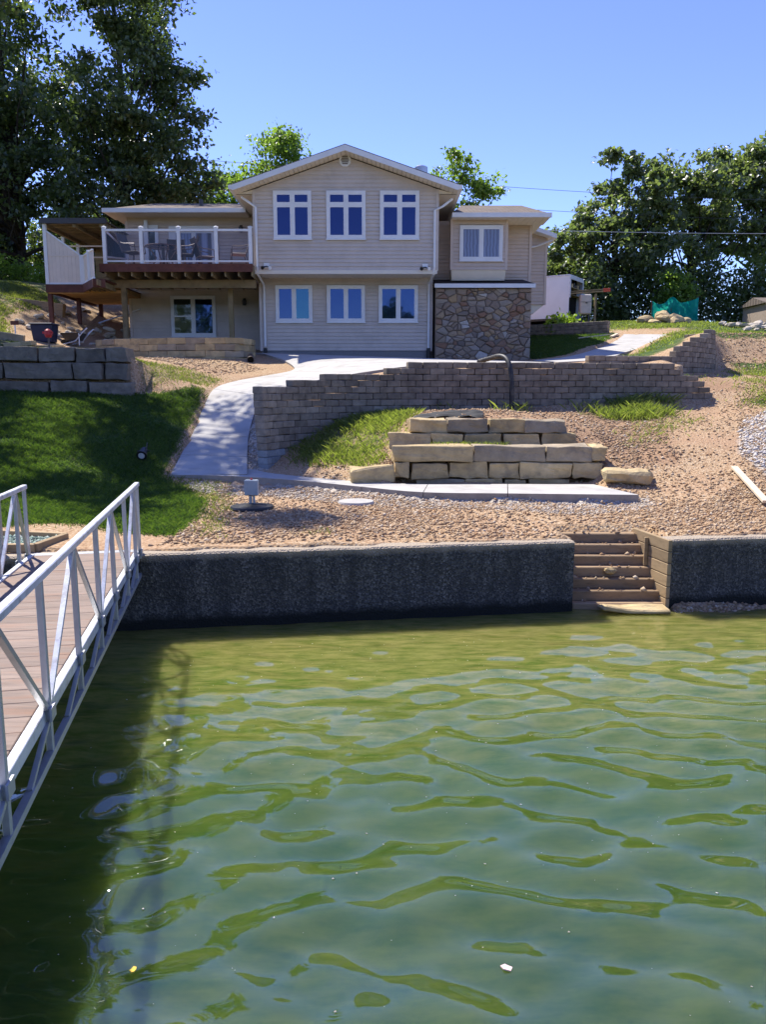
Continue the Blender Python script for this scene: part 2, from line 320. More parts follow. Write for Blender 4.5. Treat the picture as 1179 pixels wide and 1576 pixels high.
def watermat():
    b = NB('lake_water'); p = b.pos(); sp = b.n('ShaderNodeSeparateXYZ'); b.l(p, sp.inputs[0])
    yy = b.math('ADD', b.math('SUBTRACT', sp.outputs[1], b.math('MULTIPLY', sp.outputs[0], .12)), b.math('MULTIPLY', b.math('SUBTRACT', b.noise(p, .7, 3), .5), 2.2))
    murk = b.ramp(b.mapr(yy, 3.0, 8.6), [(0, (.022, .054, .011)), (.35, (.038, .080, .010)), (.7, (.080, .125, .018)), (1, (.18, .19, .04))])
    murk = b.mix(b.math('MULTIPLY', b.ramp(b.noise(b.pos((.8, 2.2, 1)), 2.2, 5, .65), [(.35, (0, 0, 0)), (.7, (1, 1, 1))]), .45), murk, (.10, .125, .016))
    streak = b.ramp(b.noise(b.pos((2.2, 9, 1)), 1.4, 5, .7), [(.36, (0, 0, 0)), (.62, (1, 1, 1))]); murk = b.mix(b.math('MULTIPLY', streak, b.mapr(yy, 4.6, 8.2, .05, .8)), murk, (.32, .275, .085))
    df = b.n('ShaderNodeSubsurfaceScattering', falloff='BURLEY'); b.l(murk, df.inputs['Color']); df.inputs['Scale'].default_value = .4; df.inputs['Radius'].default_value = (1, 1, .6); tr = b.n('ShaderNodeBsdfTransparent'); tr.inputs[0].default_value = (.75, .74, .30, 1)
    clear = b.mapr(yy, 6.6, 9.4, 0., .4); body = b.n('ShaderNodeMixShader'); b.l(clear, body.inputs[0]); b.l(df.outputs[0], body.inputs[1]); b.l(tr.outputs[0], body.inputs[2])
    rip = b.bump(b.noise(b.pos((4, 12, 1)), 1.0, 2, .5), .002, .15)
    gl = b.n('ShaderNodeBsdfGlossy'); gl.inputs['Roughness'].default_value = .015; b.l(rip, gl.inputs['Normal'])
    fr = b.n('ShaderNodeFresnel'); fr.inputs[0].default_value = 2.12; b.l(rip, fr.inputs['Normal'])
    m = b.n('ShaderNodeMixShader'); b.l(fr.outputs[0], m.inputs[0]); b.l(body.outputs[0], m.inputs[1]); b.l(gl.outputs[0], m.inputs[2]); return b.done(m.outputs[0])
watermat()

# ---- terrain: two smooth surfaces (below and above the retaining walls) joined along the wall lines ----
LOW = [(-12,8,.85),(-8,8.2,.87),(-5,8.3,.87),(-2.5,8.3,.86),(0,8.6,.86),(2,9,.85),(4,9.2,.86),(7,9.6,.9),(12,10,1.0),(22,10,1.2),
 (-2,11,.90),(0,10.6,.91),(2,10.8,.91),(4,11.0,.92),(6,11.5,1.03),(10,12,1.3),(-4,13.3,.98),(-2.4,13.2,.92),(-1.5,12.4,.91),
 (-6,10,.92),(-6,12,1.0),(-6,14,1.32),(-6,16,1.92),(-6,18,2.48),(-10,10,.95),(-10,13,1.12),(-10,15.5,1.8),(-10,18,2.58),(-20,10,1.1),(-20,18,2.75),(-40,8,1.1),(-40,18,3.0),
 (-4.7,15,1.45),(-4.7,17,2.05),(-4.7,18.5,2.45),(-3.3,15,1.42),(-3.6,16.5,1.81),(-3.6,18,2.2),(-3.6,19.5,2.55),
 (-1.9,14.4,1.1),(-1,14.6,1.45),(0,14.6,1.78),(-.6,15.7,1.95),(.7,16.6,2.14),(2.7,16.8,2.18),(5,17,2.2),(7.3,17.6,2.22),
 (.6,14.3,1.98),(2,14.4,2.06),(3,14.3,2.0),(4.3,12.8,1.2),(4.2,14.2,1.65),(5.5,14,1.62),(6,15.5,1.92),(-.6,13.0,1.04),(-.6,12.0,.90),(0,11.6,.89),(2,12.2,.98),(3.5,12.1,.99),
 (8,14,1.75),(8,16,2.05),(8.3,18,2.5),(9.5,20,2.85),(10.3,22,3.1),(11,24,3.6),(12,27,4.3),(14,32,5.0),(12,16,2.2),(12,20,3.0),(16,24,4.0),(22,15,2.4),(26,25,4.5),(40,12,1.8),(40,25,4.8),
 (7.9,18.4,2.6),(7.4,19.3,2.95),(6.5,18.8,3.0),(5.5,18.6,3.0),(-12,24,4.3),(0,24,3.4)]
UPP = [(-5.8,18.2,3.34),(-9,18.3,3.42),(-15,18.5,3.5),(-40,19,3.9),(-6,21,3.32),(-9,22,3.62),(-9,24.8,3.7),(-6,24.4,3.6),(-4.5,24.3,3.55),
 (-4.9,19.5,2.78),(-4.3,21,2.95),(-3.8,22.5,3.15),(-1.5,16.3,2.3),(-.5,17,2.78),(.7,17.2,3.02),(-2.3,15,1.42),(-2.7,16.5,1.85),(-3.6,19.5,2.55),(-3.3,21,2.9),
 (-2.9,22.3,3.12),(-1.9,23.5,3.35),(0,24.5,3.5),(2,25,3.52),(0,20,3.06),(0,22,3.22),(2.7,18.5,3.08),(2.7,22,3.3),(5,18.6,3.08),(4,24,3.42),(0,27,3.66),(3,28,3.66),(-4.3,27.5,3.85),(-6,28.5,4.0),(-9,29,4.2),
 (0,35,4.8),(-10.5,25,4.05),(-12,24,4.3),(-13,28,5.4),(-9.5,27,4.1),(-11.5,27,4.5),(-16,22,4.4),(-20,26,6),(-14.8,33,6.9),(-20,33,7.2),(-30,30,7.5),(-15,38,7.5),(-20,50,8.5),(0,45,6.5),
 (5.4,28,3.72),(6,30,4.1),(7.2,28,4.12),(9,28,4.28),(10.5,31,4.75),(8,24,3.62),(7.3,21.5,3.6),(8.7,23,4.05),(9.4,23.2,4.25),(6,21.5,3.4),(9.8,25,4.32),(10.5,28,4.55),(13,32,5.1),(8,38,5.6),(14,38,5.85),(18,38,5.7),(26,40,6),(12,50,6.4),(30,60,6.6),(0,80,7.5),(-30,70,9),(45,40,6),(6,19.8,3.3),(7.6,20.2,3.5),(12,27,4.3),(14,32,5.0)]
def tps(P):
    P=np.array(P,float); n=len(P); X=P[:,:2]
    d=((X[:,None]-X[None])**2).sum(-1); K=np.where(d>0,d*np.log(d+1e-12)*.5,0)+np.eye(n)*.35
    A=np.zeros((n+3,n+3)); A[:n,:n]=K; A[:n,n]=1; A[:n,n+1:]=X; A[n,:n]=1; A[n+1:,:n]=X.T
    w=np.linalg.solve(A,np.r_[P[:,2],0,0,0])
    def f(x,y):
        x=np.asarray(x,float).ravel(); y=np.asarray(y,float).ravel(); r=w[n]+w[n+1]*x+w[n+2]*y
        for i in range(n):
            dd=(x-X[i,0])**2+(y-X[i,1])**2; r=r+w[i]*np.where(dd>0,dd*np.log(dd+1e-12)*.5,0)
        return r
    return f
LOWF,UPPF=tps(LOW),tps(UPP)
WALL1=[(-2.27,14.45),(-2.02,15.0),(-1.5,15.6),(-.75,16.15),(0,16.5),(.75,16.75),(2.7,16.95),(4.7,17.25),(6.6,17.7),(7.62,18.0)]   # segmental wall, face line
WALL2=[(5.0,19.1),(6.0,19.3),(7.3,19.65),(8.1,20.3),(8.85,21.2),(9.35,22.1),(9.5,22.9),(9.2,23.6)]
BX=[-60,-5.85,-5.7,-3.0,-2.40,-2.27,-2.02,-1.5,-.75,0,.75,2.7,4.7,6.9,7.0,7.3,8.1,8.85,9.35,9.6,10.5,60]
BY=[18.25,18.25,19.2,18.2,17,14.6,15.15,15.75,16.3,16.65,16.9,17.1,17.4,17.9,19.7,19.8,20.45,21.35,22.25,23,24,26]
BW=[.06,.06,1.2,1.6,1.2,.1,.06,.06,.06,.06,.06,.06,.06,.06,.06,.06,.06,.06,.08,1.0,2.5,4]
SEA_X=[-200,-2.62,2.25,3.38,4.62,14,200]; SEA_Y=[7.5,8.12,8.84,8.92,9.12,10.6,30]
NOTCH=(2.27,3.36,8.5,9.74)
def sstep(t): t=np.clip(t,0,1); return t*t*(3-2*t)
def ground_z(x,y,raw=False):
    x=np.asarray(x,float).ravel(); y=np.asarray(y,float).ravel()
    yc=np.clip(y,5,90); xc=np.clip(x,-45,45)
    yb=np.interp(x,BX,BY); bw=np.interp(x,BX,BW)
    w=sstep((y-yb)/bw+.5)
    z=LOWF(xc,yc)*(1-w)+UPPF(xc,yc)*w
    z=np.where(y>90,z+(y-90)*.01,z)
    sy=np.interp(x,SEA_X,SEA_Y)
    bed=-0.16-np.clip(sy-y,0,40)*.16-.05*np.sin(x*1.7+y)*np.sin(y*2.3); bed=np.maximum(bed,-2.5)
    beach=.09-.36*np.clip(np.sqrt(((x-3.2)/2.6)**2+((y-9.15)/.62)**2)-.3,0,2)
    bed=np.maximum(bed,np.minimum(beach,.09))
    far=np.clip((-y-85)*.26,0,15); bed=np.where(y<-85,-2.5+far,bed)
    sea=y<sy+.1
    z=np.where(sea,bed,z)
    nx0,nx1,ny0,ny1=NOTCH
    ins=(x>nx0-.06)&(x<nx1+.06)&(y>ny0)&(y<ny1)
    z=np.where(ins,np.minimum(z,.0+np.clip(y-8.95,0,1)*.9-.05),z)
    ter=(x>-.1)&(x<3.85); fr=np.clip((x+.1)/.3,0,1)*np.clip((3.85-x)/.3,0,1)
    cap=np.where(y<13.35,1.03,np.where(y<13.95,1.60,9.)); z=np.where(ter&(y>12.3)&(y<13.95),np.minimum(z,cap*fr+z*(1-fr)),z)
    return z
# ------------------------------------------------------------------ paths: slab outlines (left edge, right edge) along their length
def cr(pts, n=4):
    """Catmull-Rom through stations of (L, R) points"""
    A = np.array(pts, float); A = np.concatenate([2*A[:1]-A[1:2], A, 2*A[-1:]-A[-2:-1]]); out = []
    for i in range(1, len(A)-2):
        seg = []
        for k in range(n+1):
            t = k/n; seg.append(.5*((2*A[i])+(-A[i-1]+A[i+1])*t+(2*A[i-1]-5*A[i]+4*A[i+1]-A[i+2])*t*t+(-A[i-1]+3*A[i]-3*A[i+1]+A[i+2])*t**3))
        out.append(seg)
    return out
WALK = [((-3.84,13.85,1.10),(-2.45,13.78,1.10)),((-3.92,14.9,1.36),(-2.62,14.8,1.33)),((-4.02,16.3,1.70),(-2.78,15.9,1.64)),((-4.17,18.0,2.20),(-2.87,17.2,2.06)),((-4.22,19.4,2.62),(-2.80,18.1,2.46)),
        ((-3.92,20.5,2.82),(-2.2,18.25,2.68)),((-3.28,21.5,2.98),(-1.34,18.1,2.86)),((-2.66,22.1,3.12),(-.44,17.95,3.0)),((-2.58,22.7,3.25),(.65,17.95,3.14)),((-3.05,23.9,3.5),(1.9,18.5,3.2)),((-3.8,25.3,3.74),(3.6,20.3,3.29)),((-4.3,27.6,3.88),(4.9,22.9,3.4)),((-1.3,27.72,3.72),(5.1,25.5,3.5))]
LOWER = [((-3.86,13.72,1.10),(-2.5,14.35,1.14)),((-2.68,13.62,1.085),(-1.97,14.06,1.08)),((-1.36,13.05,1.065),(-.82,13.3,1.06)),((-.35,12.38,1.05),(.1,12.85,1.055)),((.62,11.74,1.045),(.75,12.72,1.05)),((1.9,11.6,1.045),(2.08,12.74,1.05)),((3.85,11.44,1.045),(3.51,12.7,1.05))]
UPPER = [((4.9,25.6,3.55),(5.0,22.3,3.38)),((6.3,26.4,3.72),(6.5,23.2,3.5)),((7.9,28.3,4.13),(7.9,25.2,3.83)),((9.0,30.2,4.5),(9.6,27.6,4.2)),((9.9,32.3,4.86),(11.1,30.6,4.73))]
tris = []
def path(name, st, thick, n=4, trim=.006):
    root = tag(bpy.data.objects.new(name, None), kind='structure'); COL.objects.link(root)
    for seg in cr(st, n):
        v = []; f = []; seg = [np.array(s) for s in seg]
        d0 = (seg[1]-seg[0]); d0 = d0/np.linalg.norm(d0, axis=1, keepdims=True); d1 = seg[-1]-seg[-2]; d1 = d1/np.linalg.norm(d1, axis=1, keepdims=True)
        seg[0] = seg[0]+d0*trim; seg[-1] = seg[-1]-d1*trim
        for (Lp, Rp) in seg:
            for k in range(5): v.append(tuple(Lp+(Rp-Lp)*k/4))
        m = len(v); v += [(x, y, z-thick) for x, y, z in v]
        for i in range(len(seg)-1):
            for k in range(4):
                a = i*5+k; f.append((a, a+1, a+6, a+5)); f.append((m+a+5, m+a+6, m+a+1, m+a))
                tris.append((v[a], v[a+1], v[a+6])); tris.append((v[a], v[a+6], v[a+5]))
            for k in (0, 4): a = i*5+k; f.append((a, a+5, m+a+5, m+a) if k == 0 else (a+5, a, m+a, m+a+5))
        for k in range(4):
            f.append((k, m+k, m+k+1, k+1)); a = (len(seg)-1)*5+k; f.append((a, a+1, m+a+1, m+a))
        me = bpy.data.meshes.new('slab'); me.from_pydata(v, [], f); bm = bmesh.new(); bm.from_mesh(me); bmesh.ops.recalc_face_normals(bm, faces=bm.faces); bm.to_mesh(me); bm.free()
        me.materials.append(MT['concrete']); me.materials.append(MT['concrete_side'])
        me.polygons.foreach_set('material_index', [0 if abs(p.normal.z) > .7 else 1 for p in me.polygons]); link('slab', me, None, root)
    return root
path('path', WALK, .17); path('path', LOWER, .15); path('path', UPPER, .13)
# ------------------------------------------------------------------ ground sheet
def pip(px, py, poly):
    ins = np.zeros(px.shape, bool); j = len(poly)-1
    for i in range(len(poly)):
        xi, yi = poly[i]; xj, yj = poly[j]
        c = ((yi > py) != (yj > py)) & (px < (xj-xi)*(py-yi)/(yj-yi+1e-12)+xi); ins ^= c; j = i
    return ins
LAWN = [(-45,17.95),(-5.9,18.05),(-4.35,19.0),(-4.2,16.7),(-4.1,15.2),(-3.98,13.7),(-3.3,12.9),(-2.75,11.6),(-2.55,10.2),(-2.45,8.9),(-3.1,9.2),(-3.7,9.7),(-4.4,9.75),(-4.9,9.45),(-8,9.3),(-45,9)]
INNER = [(-1.2,15.95),(0,16.35),(.8,16.75),(.55,15.3),(.2,13.9),(-.45,13.6),(-1.45,14.35),(-1.85,15.1)]
STRIP = [(3.9,16.5),(5.3,17.3),(7.0,17.6),(6.4,16.7),(5.5,16.1),(4.4,15.8)]
RGRASS = [[(6.3,20.0),(8.5,22.0),(9.1,23.4),(9.9,25.5),(13.0,31.8),(11.3,30.6),(9.8,27.3),(7.9,24.8),(6.6,22.4)], [(9.9,24.3),(13,24.2),(18,25),(45,27),(45,60),(5,60),(10,33.5),(12.6,32.2),(11,27.5)], [(10.2,23.2),(12.2,22.8),(11.2,21),(9.9,20.9)], [(8.2,17.6),(9.6,18.6),(9.4,17.4),(8.4,16.9)]]
RLAWN = [(5.2,27.7),(6.2,27.0),(7.8,28.6),(9.6,32.6),(9.0,33.2),(6,35.4),(5.2,33)]
UPL = [(-45,18.7),(-12,18.9),(-7,18.6),(-6.6,19.3),(-9.5,22.4),(-11.6,24.5),(-13,27),(-12.5,31),(-16,60),(-45,60)]
UPL2 = [(-7.2,18.5),(-5.7,18.5),(-4.4,19.6),(-4.2,20.7),(-5.4,21.2),(-6.6,20.2)]
GREYG = [(-3.5,13.6),(-3.2,12.9),(-1.76,12.3),(.48,11.2),(2.7,10.6),(3.9,10.9),(4.1,11.7),(.6,11.8),(-1.3,13.2)]
GREYS = [(-2.75,14.3),(-2.95,18.0),(-2.5,18.1),(-2.2,15.4),(-2.15,14.2)]
SOIL = [(3.4,13.1),(5.2,13.2),(5.8,15.8),(4.2,16.3),(3.6,17),(.5,16.7),(.5,14.4)]
SOIL2 = [(7.2,18.3),(8.6,18.2),(8.9,19.6),(8.2,20.2),(7.4,19.4)]
SOIL3 = [(4.3,12.9),(6.3,12.4),(7.2,15.5),(8.6,17.2),(9.6,20.5),(8.6,19.5),(7.2,17.9),(5.6,15.6)]
WHITEG = [(6.3,13.6),(7.3,15.6),(8.6,17.0),(10.5,17),(10,12),(7,11.8),(6.2,12.4)]
def axis(a, b, h, far0, far1, g=1.16):
    c = list(np.arange(a, b+1e-6, h)); d = h
    while c[-1] < far1: d *= g; c.append(c[-1]+d)
    d = h
    while c[0] > far0: d *= g; c.insert(0, c[0]-d)
    return np.array(c)
gx = axis(-10.5, 10.5, .1, -260, 260); gy = axis(2, 26, .1, -330, 420)
GX, GY = np.meshgrid(gx, gy); fx, fy = GX.ravel(), GY.ravel()
gz = ground_z(fx, fy)
gz += np.where(gz > .5, .018*np.sin(fx*3.1+1.3*np.sin(fy*1.7))*np.sin(fy*2.7+fx*.6), 0)
for a, b_, c in tris:
    x0, x1 = min(a[0], b_[0], c[0]), max(a[0], b_[0], c[0]); y0, y1 = min(a[1], b_[1], c[1]), max(a[1], b_[1], c[1])
    s = np.where((fx >= x0-.01) & (fx <= x1+.01) & (fy >= y0-.01) & (fy <= y1+.01))[0]
    if not len(s): continue
    den = (b_[1]-c[1])*(a[0]-c[0])+(c[0]-b_[0])*(a[1]-c[1])
    if abs(den) < 1e-9: continue
    u = ((b_[1]-c[1])*(fx[s]-c[0])+(c[0]-b_[0])*(fy[s]-c[1]))/den; w = ((c[1]-a[1])*(fx[s]-c[0])+(a[0]-c[0])*(fy[s]-c[1]))/den
    k = (u >= -.05) & (w >= -.05) & (u+w <= 1.05); gz[s[k]] = (u*a[2]+w*b_[2]+(1-u-w)*c[2])[k]-.06
GZ = gz.reshape(GX.shape)
def gat(x, y):
    """height of the finished ground sheet (bilinear)"""
    x = np.atleast_1d(np.asarray(x, float)); y = np.atleast_1d(np.asarray(y, float))
    i = np.clip(np.searchsorted(gx, x)-1, 0, len(gx)-2); j = np.clip(np.searchsorted(gy, y)-1, 0, len(gy)-2)
    u = (x-gx[i])/(gx[i+1]-gx[i]); w = (y-gy[j])/(gy[j+1]-gy[j])
    return GZ[j, i]*(1-u)*(1-w)+GZ[j, i+1]*u*(1-w)+GZ[j+1, i]*(1-u)*w+GZ[j+1, i+1]*u*w
def g1(x, y): return float(gat(x, y)[0])
def zone(polys, blur=2):
    m = np.zeros(fx.shape)
    for p in polys: m = np.maximum(m, pip(fx, fy, p))
    m = m.reshape(GX.shape)
    for _ in range(blur): m = (m+np.roll(m, 1, 0)+np.roll(m, -1, 0)+np.roll(m, 1, 1)+np.roll(m, -1, 1))/5
    return m.ravel()
zc = np.zeros((len(fx), 4), np.float32)
zc[:, 0] = np.maximum(zone([LAWN, RLAWN], 2), np.maximum(zone(RGRASS, 4)*.72, np.maximum(zone([UPL], 4)*.62, np.maximum(zone([INNER, STRIP], 3)*.55, zone([UPL2], 3)*.45)))); zc[:, 1] = zone([GREYG, GREYS, WHITEG], 3); zc[:, 2] = np.maximum(zone([SOIL, SOIL2], 5)*.85, zone([SOIL3], 8)*.4)
zc[:, 0] = np.where((fy > 45) | (fy < -20), 1, zc[:, 0]); zc[:, 3] = 1
ny, nx = GX.shape; ii = (np.arange(ny-1)[:, None]*nx+np.arange(nx-1)[None]).ravel()
me = npmesh('ground', np.c_[fx, fy, gz], np.c_[ii, ii+1, ii+1+nx, ii+nx], 4, True)
ca = me.color_attributes.new('zone', 'FLOAT_COLOR', 'POINT'); ca.data.foreach_set('color', zc.ravel())
tag(link('ground', me, MT['ground']), kind='structure')
# ------------------------------------------------------------------ lake: real wave surface
N = 512; Lp = 15.36; kx = np.fft.fftfreq(N, Lp/N)*2*np.pi; KX, KY = np.meshgrid(kx, kx); K = np.hypot(KX, KY)+1e-6
def field(lam, wid, ang, seed):
    r = np.random.default_rng(seed); k0 = 2*np.pi/lam; S = np.exp(-((K-k0)/(wid*k0))**2)*(np.abs(KY*math.cos(ang)+KX*math.sin(ang))/K)**1.3
    h = np.fft.ifft2(np.fft.fft2(r.standard_normal((N, N)))*S).real; return h/h.std()
WV = field(.42, .30, .10, 1)*.0118+field(.19, .4, -.3, 2)*.0013+field(.95, .4, .3, 3)*.0105
wx = axis(-6.2, 6.2, .03, -260, 260, 1.25); wy = axis(2.0, 9.9, .027, -260, 10.6, 1.25)
WX, WY = np.meshgrid(wx, wy)
def sampw(x, y):
    a = (x/Lp*N) % N; b_ = (y/Lp*N) % N; i = np.floor(a).astype(int) % N; j = np.floor(b_).astype(int) % N; u = a-np.floor(a); w = b_-np.floor(b_); I = (i+1) % N; J = (j+1) % N
    return WV[j, i]*(1-u)*(1-w)+WV[j, I]*u*(1-w)+WV[J, i]*(1-u)*w+WV[J, I]*u*w
sea = np.interp(WX, SEA_X, SEA_Y); calm = np.clip((sea-WY)/3.2, .16, 1)
inn = (np.abs(WX) < 9) & (WY > 0)
WZ = np.where(inn, sampw(WX, WY)*calm, 0)
ny, nx = WX.shape; ii = (np.arange(ny-1)[:, None]*nx+np.arange(nx-1)[None]).ravel()
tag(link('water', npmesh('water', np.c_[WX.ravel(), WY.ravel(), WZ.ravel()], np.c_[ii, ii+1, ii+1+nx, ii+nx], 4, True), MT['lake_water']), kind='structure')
# ------------------------------------------------------------------ seawall
def seawall(label, pts, z1=.85, th=.22, close=None):
    m = MB(); rr = random.Random(3); d = []
    for (xa, ya), (xb, yb) in zip(pts[:-1], pts[1:]):
        n = max(1, int(math.hypot(xb-xa, yb-ya)/.12)); d += [(xa+(xb-xa)*k/n, ya+(yb-ya)*k/n) for k in range(n)]
    d.append(pts[-1]); zs = [-.9, -.3, 0, .12, .3, .45, .6, .74, .83]
    vs = []; nrow = len(zs)+2
    for i, (x, y) in enumerate(d):
        a = Vector(d[max(i-1, 0)]); b_ = Vector(d[min(i+1, len(d)-1)]); t = (b_-a).normalized(); nb = Vector((-t.y, t.x))
        for j, z in enumerate(zs): o = mnoise.noise(Vector((x*3, y*3, z*4)))*.012; vs.append((x+nb.x*o, y+nb.y*o, z))
        zt = z1+mnoise.noise(Vector((x*2, 9, 0)))*.012; vs.append((x+nb.x*.025, y+nb.y*.025, zt)); vs.append((x+nb.x*th, y+nb.y*th, zt))
    fs = [(i*nrow+j, (i+1)*nrow+j, (i+1)*nrow+j+1, i*nrow+j+1) for i in range(len(d)-1) for j in range(nrow-1)]
    b0 = len(vs); vs += [(vs[i*nrow+nrow-1][0], vs[i*nrow+nrow-1][1], -.9) for i in range(len(d))]
    fs += [(i*nrow+nrow-1, (i+1)*nrow+nrow-1, b0+i+1, b0+i) for i in range(len(d)-1)]
    fs += [tuple(range(nrow-1, -1, -1))+(b0,), tuple((len(d)-1)*nrow+j for j in range(nrow))+(b0+len(d)-1,)]
    m.add(vs, fs); return tag(m.build('seawall', MT['seawall']), label, 'wall', None, 'thing')
seawall('long dark exposed-aggregate seawall between the gangway and the timber steps', [(-16, 6.7), (-2.62, 8.12), (2.25, 8.84)])
seawall('short dark seawall to the right of the timber steps', [(3.38, 8.92), (4.62, 9.12), (14, 10.6)])
# ------------------------------------------------------------------ timber steps in the gap of the seawall
st = thing('timber_steps', 'brown railway-tie steps climbing from the pebble beach through the seawall gap', 'steps', (2.8, 9.0, 0))
for k in range(7):
    y = 8.93+k*.118; z = .075+k*.12; xr = 3.39-.022*k; xl = 2.27-.025*k if k < 6 else 1.9
    m = MB().box(xl, xr, y, y+.15, z-.122, z); o = m.build('tie', MT['old_timber'], st, bevel=.01)
    for v in o.data.vertices: v.co += mnoise.noise_vector(v.co*6)*.006
for k in range(6):   # plank cheek on the right
    z0 = .0+k*.142; x1 = 3.40; MB().beam((x1, 8.90, z0+.07), (3.24, 9.75, z0+.07), .05, .134).build('plank', MT['timber_plank'], st, bevel=.006)
MB().beam((2.245, 9.07, .42), (2.17, 9.75, .42), .05, .84).build('cheek_board', MT['old_timber'], st, bevel=.006)
MB().cbox((3.265, 9.35, .62), (.045, .035, .36)).build('stake', MT['timber_plank'], st, bevel=.004)
me = rough_block('stone_slab', (.80, .22, .07), 5, .02, .02); tag(link('stone_slab', me, MT['limestone'], loc=(2.98, 8.80, .05), rot=(.03, .02, .05)), 'flat pale stone slab at the foot of the timber steps', 'stone')
me = rock_mesh('stone', 12); tag(link('stone', me, MT['limestone'], loc=(2.80, 9.24, .40), scale=(.075, .05, .045)), 'single fist-sized tan stone lying on a middle timber step', 'stone')
# ------------------------------------------------------------------ block retaining walls
def arc(pts):
    P = [Vector(p) for p in pts]; P2 = []
    A = np.array(pts, float); seg = cr([((x, y, 0), (x, y, 0)) for x, y in A], 6)
    for i, s in enumerate(seg): P2 += [Vector((q[0][0], q[0][1])) for q in (s if i == len(seg)-1 else s[:-1])]
    S = [0]
    for a, b_ in zip(P2[:-1], P2[1:]): S.append(S[-1]+(b_-a).length)
    S = np.array(S); X = np.array([p.x for p in P2]); Y = np.array([p.y for p in P2])
    def at(s): return float(np.interp(s, S, X)), float(np.interp(s, S, Y))
    return at, S[-1]
def block_wall(name, label, pts, ztop, top, c, Lb, dep, mats, xend=None, setback=.008, nvar=6, jit=.004, bury=.12, piece='block', zmin=-9):
    at, ln = arc(pts); x0, y0 = pts[0]; root = thing(name, label, 'retaining wall', (x0, y0, g1(x0, y0-.2)))
    var = []
    for i in range(nvar):
        me = rough_block(piece, (Lb-.008, dep, c-.006), 40+i, .012, jit, 0); var.append(me)
    cache = {}; n = 0; k = 0; rr = random.Random(len(label))
    while True:
        z1 = ztop-k*c; z0 = z1-c; k += 1
        if z1 < zmin or k > 40: break
        s = (k % 2)*Lb/2; any_ = False
        if s > 0: spans = [(0, s)]
        else: spans = []
        while s < ln-.05: spans.append((s, min(s+Lb, ln))); s += Lb
        for a, b_ in spans:
            xm, ym = at((a+b_)/2)
            if top(xm) < z1-.01: continue
            if xend and xm > xend(k-1): continue
            xa, ya = at(a); xb, yb = at(b_); t = Vector((xb-xa, yb-ya)); L = t.length
            if L < .04: continue
            t /= L; nb = Vector((-t.y, t.x)); gfront = g1(xm-nb.x*.22, ym-nb.y*.22)
            if z1 < gfront-bury: continue
            any_ = True; off = dep/2-setback*(ztop-z1)/c*-1-setback*0 - setback*(ztop-z1)/c*2+rr.uniform(-.004, .004)
            cx, cy = (xa+xb)/2+nb.x*off, (ya+yb)/2+nb.y*off
            mi = mats(xm, z1, rr); key = (rr.randrange(nvar), mi)
            if key not in cache: cache[key] = var[key[0]].copy(); cache[key].materials.append(MT[mi])
            link(piece, cache[key], None, root, loc=(cx, cy, (z0+z1)/2), rot=(0, 0, math.atan2(t.y, t.x)+rr.uniform(-.006, .006)), scale=(L/Lb, 1, 1)); n += 1
        if not any_ and k > 3 and z1 < .9: break
    print(label, n); return root
def top1(x): return 3.19 if x > .6 else 3.06 if x > .18 else 2.925 if x > -1.15 else 2.79 if x > -1.85 else 2.66
def m1(x, z, rr):
    if x < -2.0: return 'seg_block_blue' if z < 1.55 else 'seg_block_tan'
    return 'seg_block_tan' if rr.random() < (.25 if x < 0 else .10) else 'seg_block'
block_wall('retaining_wall', 'long curved grey concrete-block wall below the house, stepped at both ends', WALL1, 3.19, top1, .132, .325, .22, m1, xend=lambda j: 6.75+.17*j, zmin=1.0)
block_wall('retaining_wall', 'upper grey concrete-block wall stepping up the slope to a rounded end', WALL2, 4.22, lambda x: 3.42 if x < 7.15 else 3.5+(x-7.15)*.40+.02, .132, .30, .22, lambda x, z, r: 'seg_block_tan' if r.random() < .4 else 'seg_block', zmin=2.6, bury=.05)
block_wall('retaining_wall', 'low curved tan stone garden wall in front of the downstairs window', [(-9.3, 25.4), (-8.3, 24.8), (-6.3, 24.35), (-4.75, 24.25), (-4.25, 24.7), (-4.15, 25.5)], 4.2, lambda x: 9, .20, .62, .30, lambda x, z, r: 'limestone' if r.random() < .85 else 'limestone_grey', zmin=3.2, jit=.009)
block_wall('retaining_wall', 'small dark block wall behind the side lawn under the hosta bush', [(5.5, 35.2), (6.5, 34.6), (8.0, 33.6), (9.3, 32.6)], 5.42, lambda x: 9, .15, .42, .25, lambda x, z, r: 'seg_block', zmin=4.6)
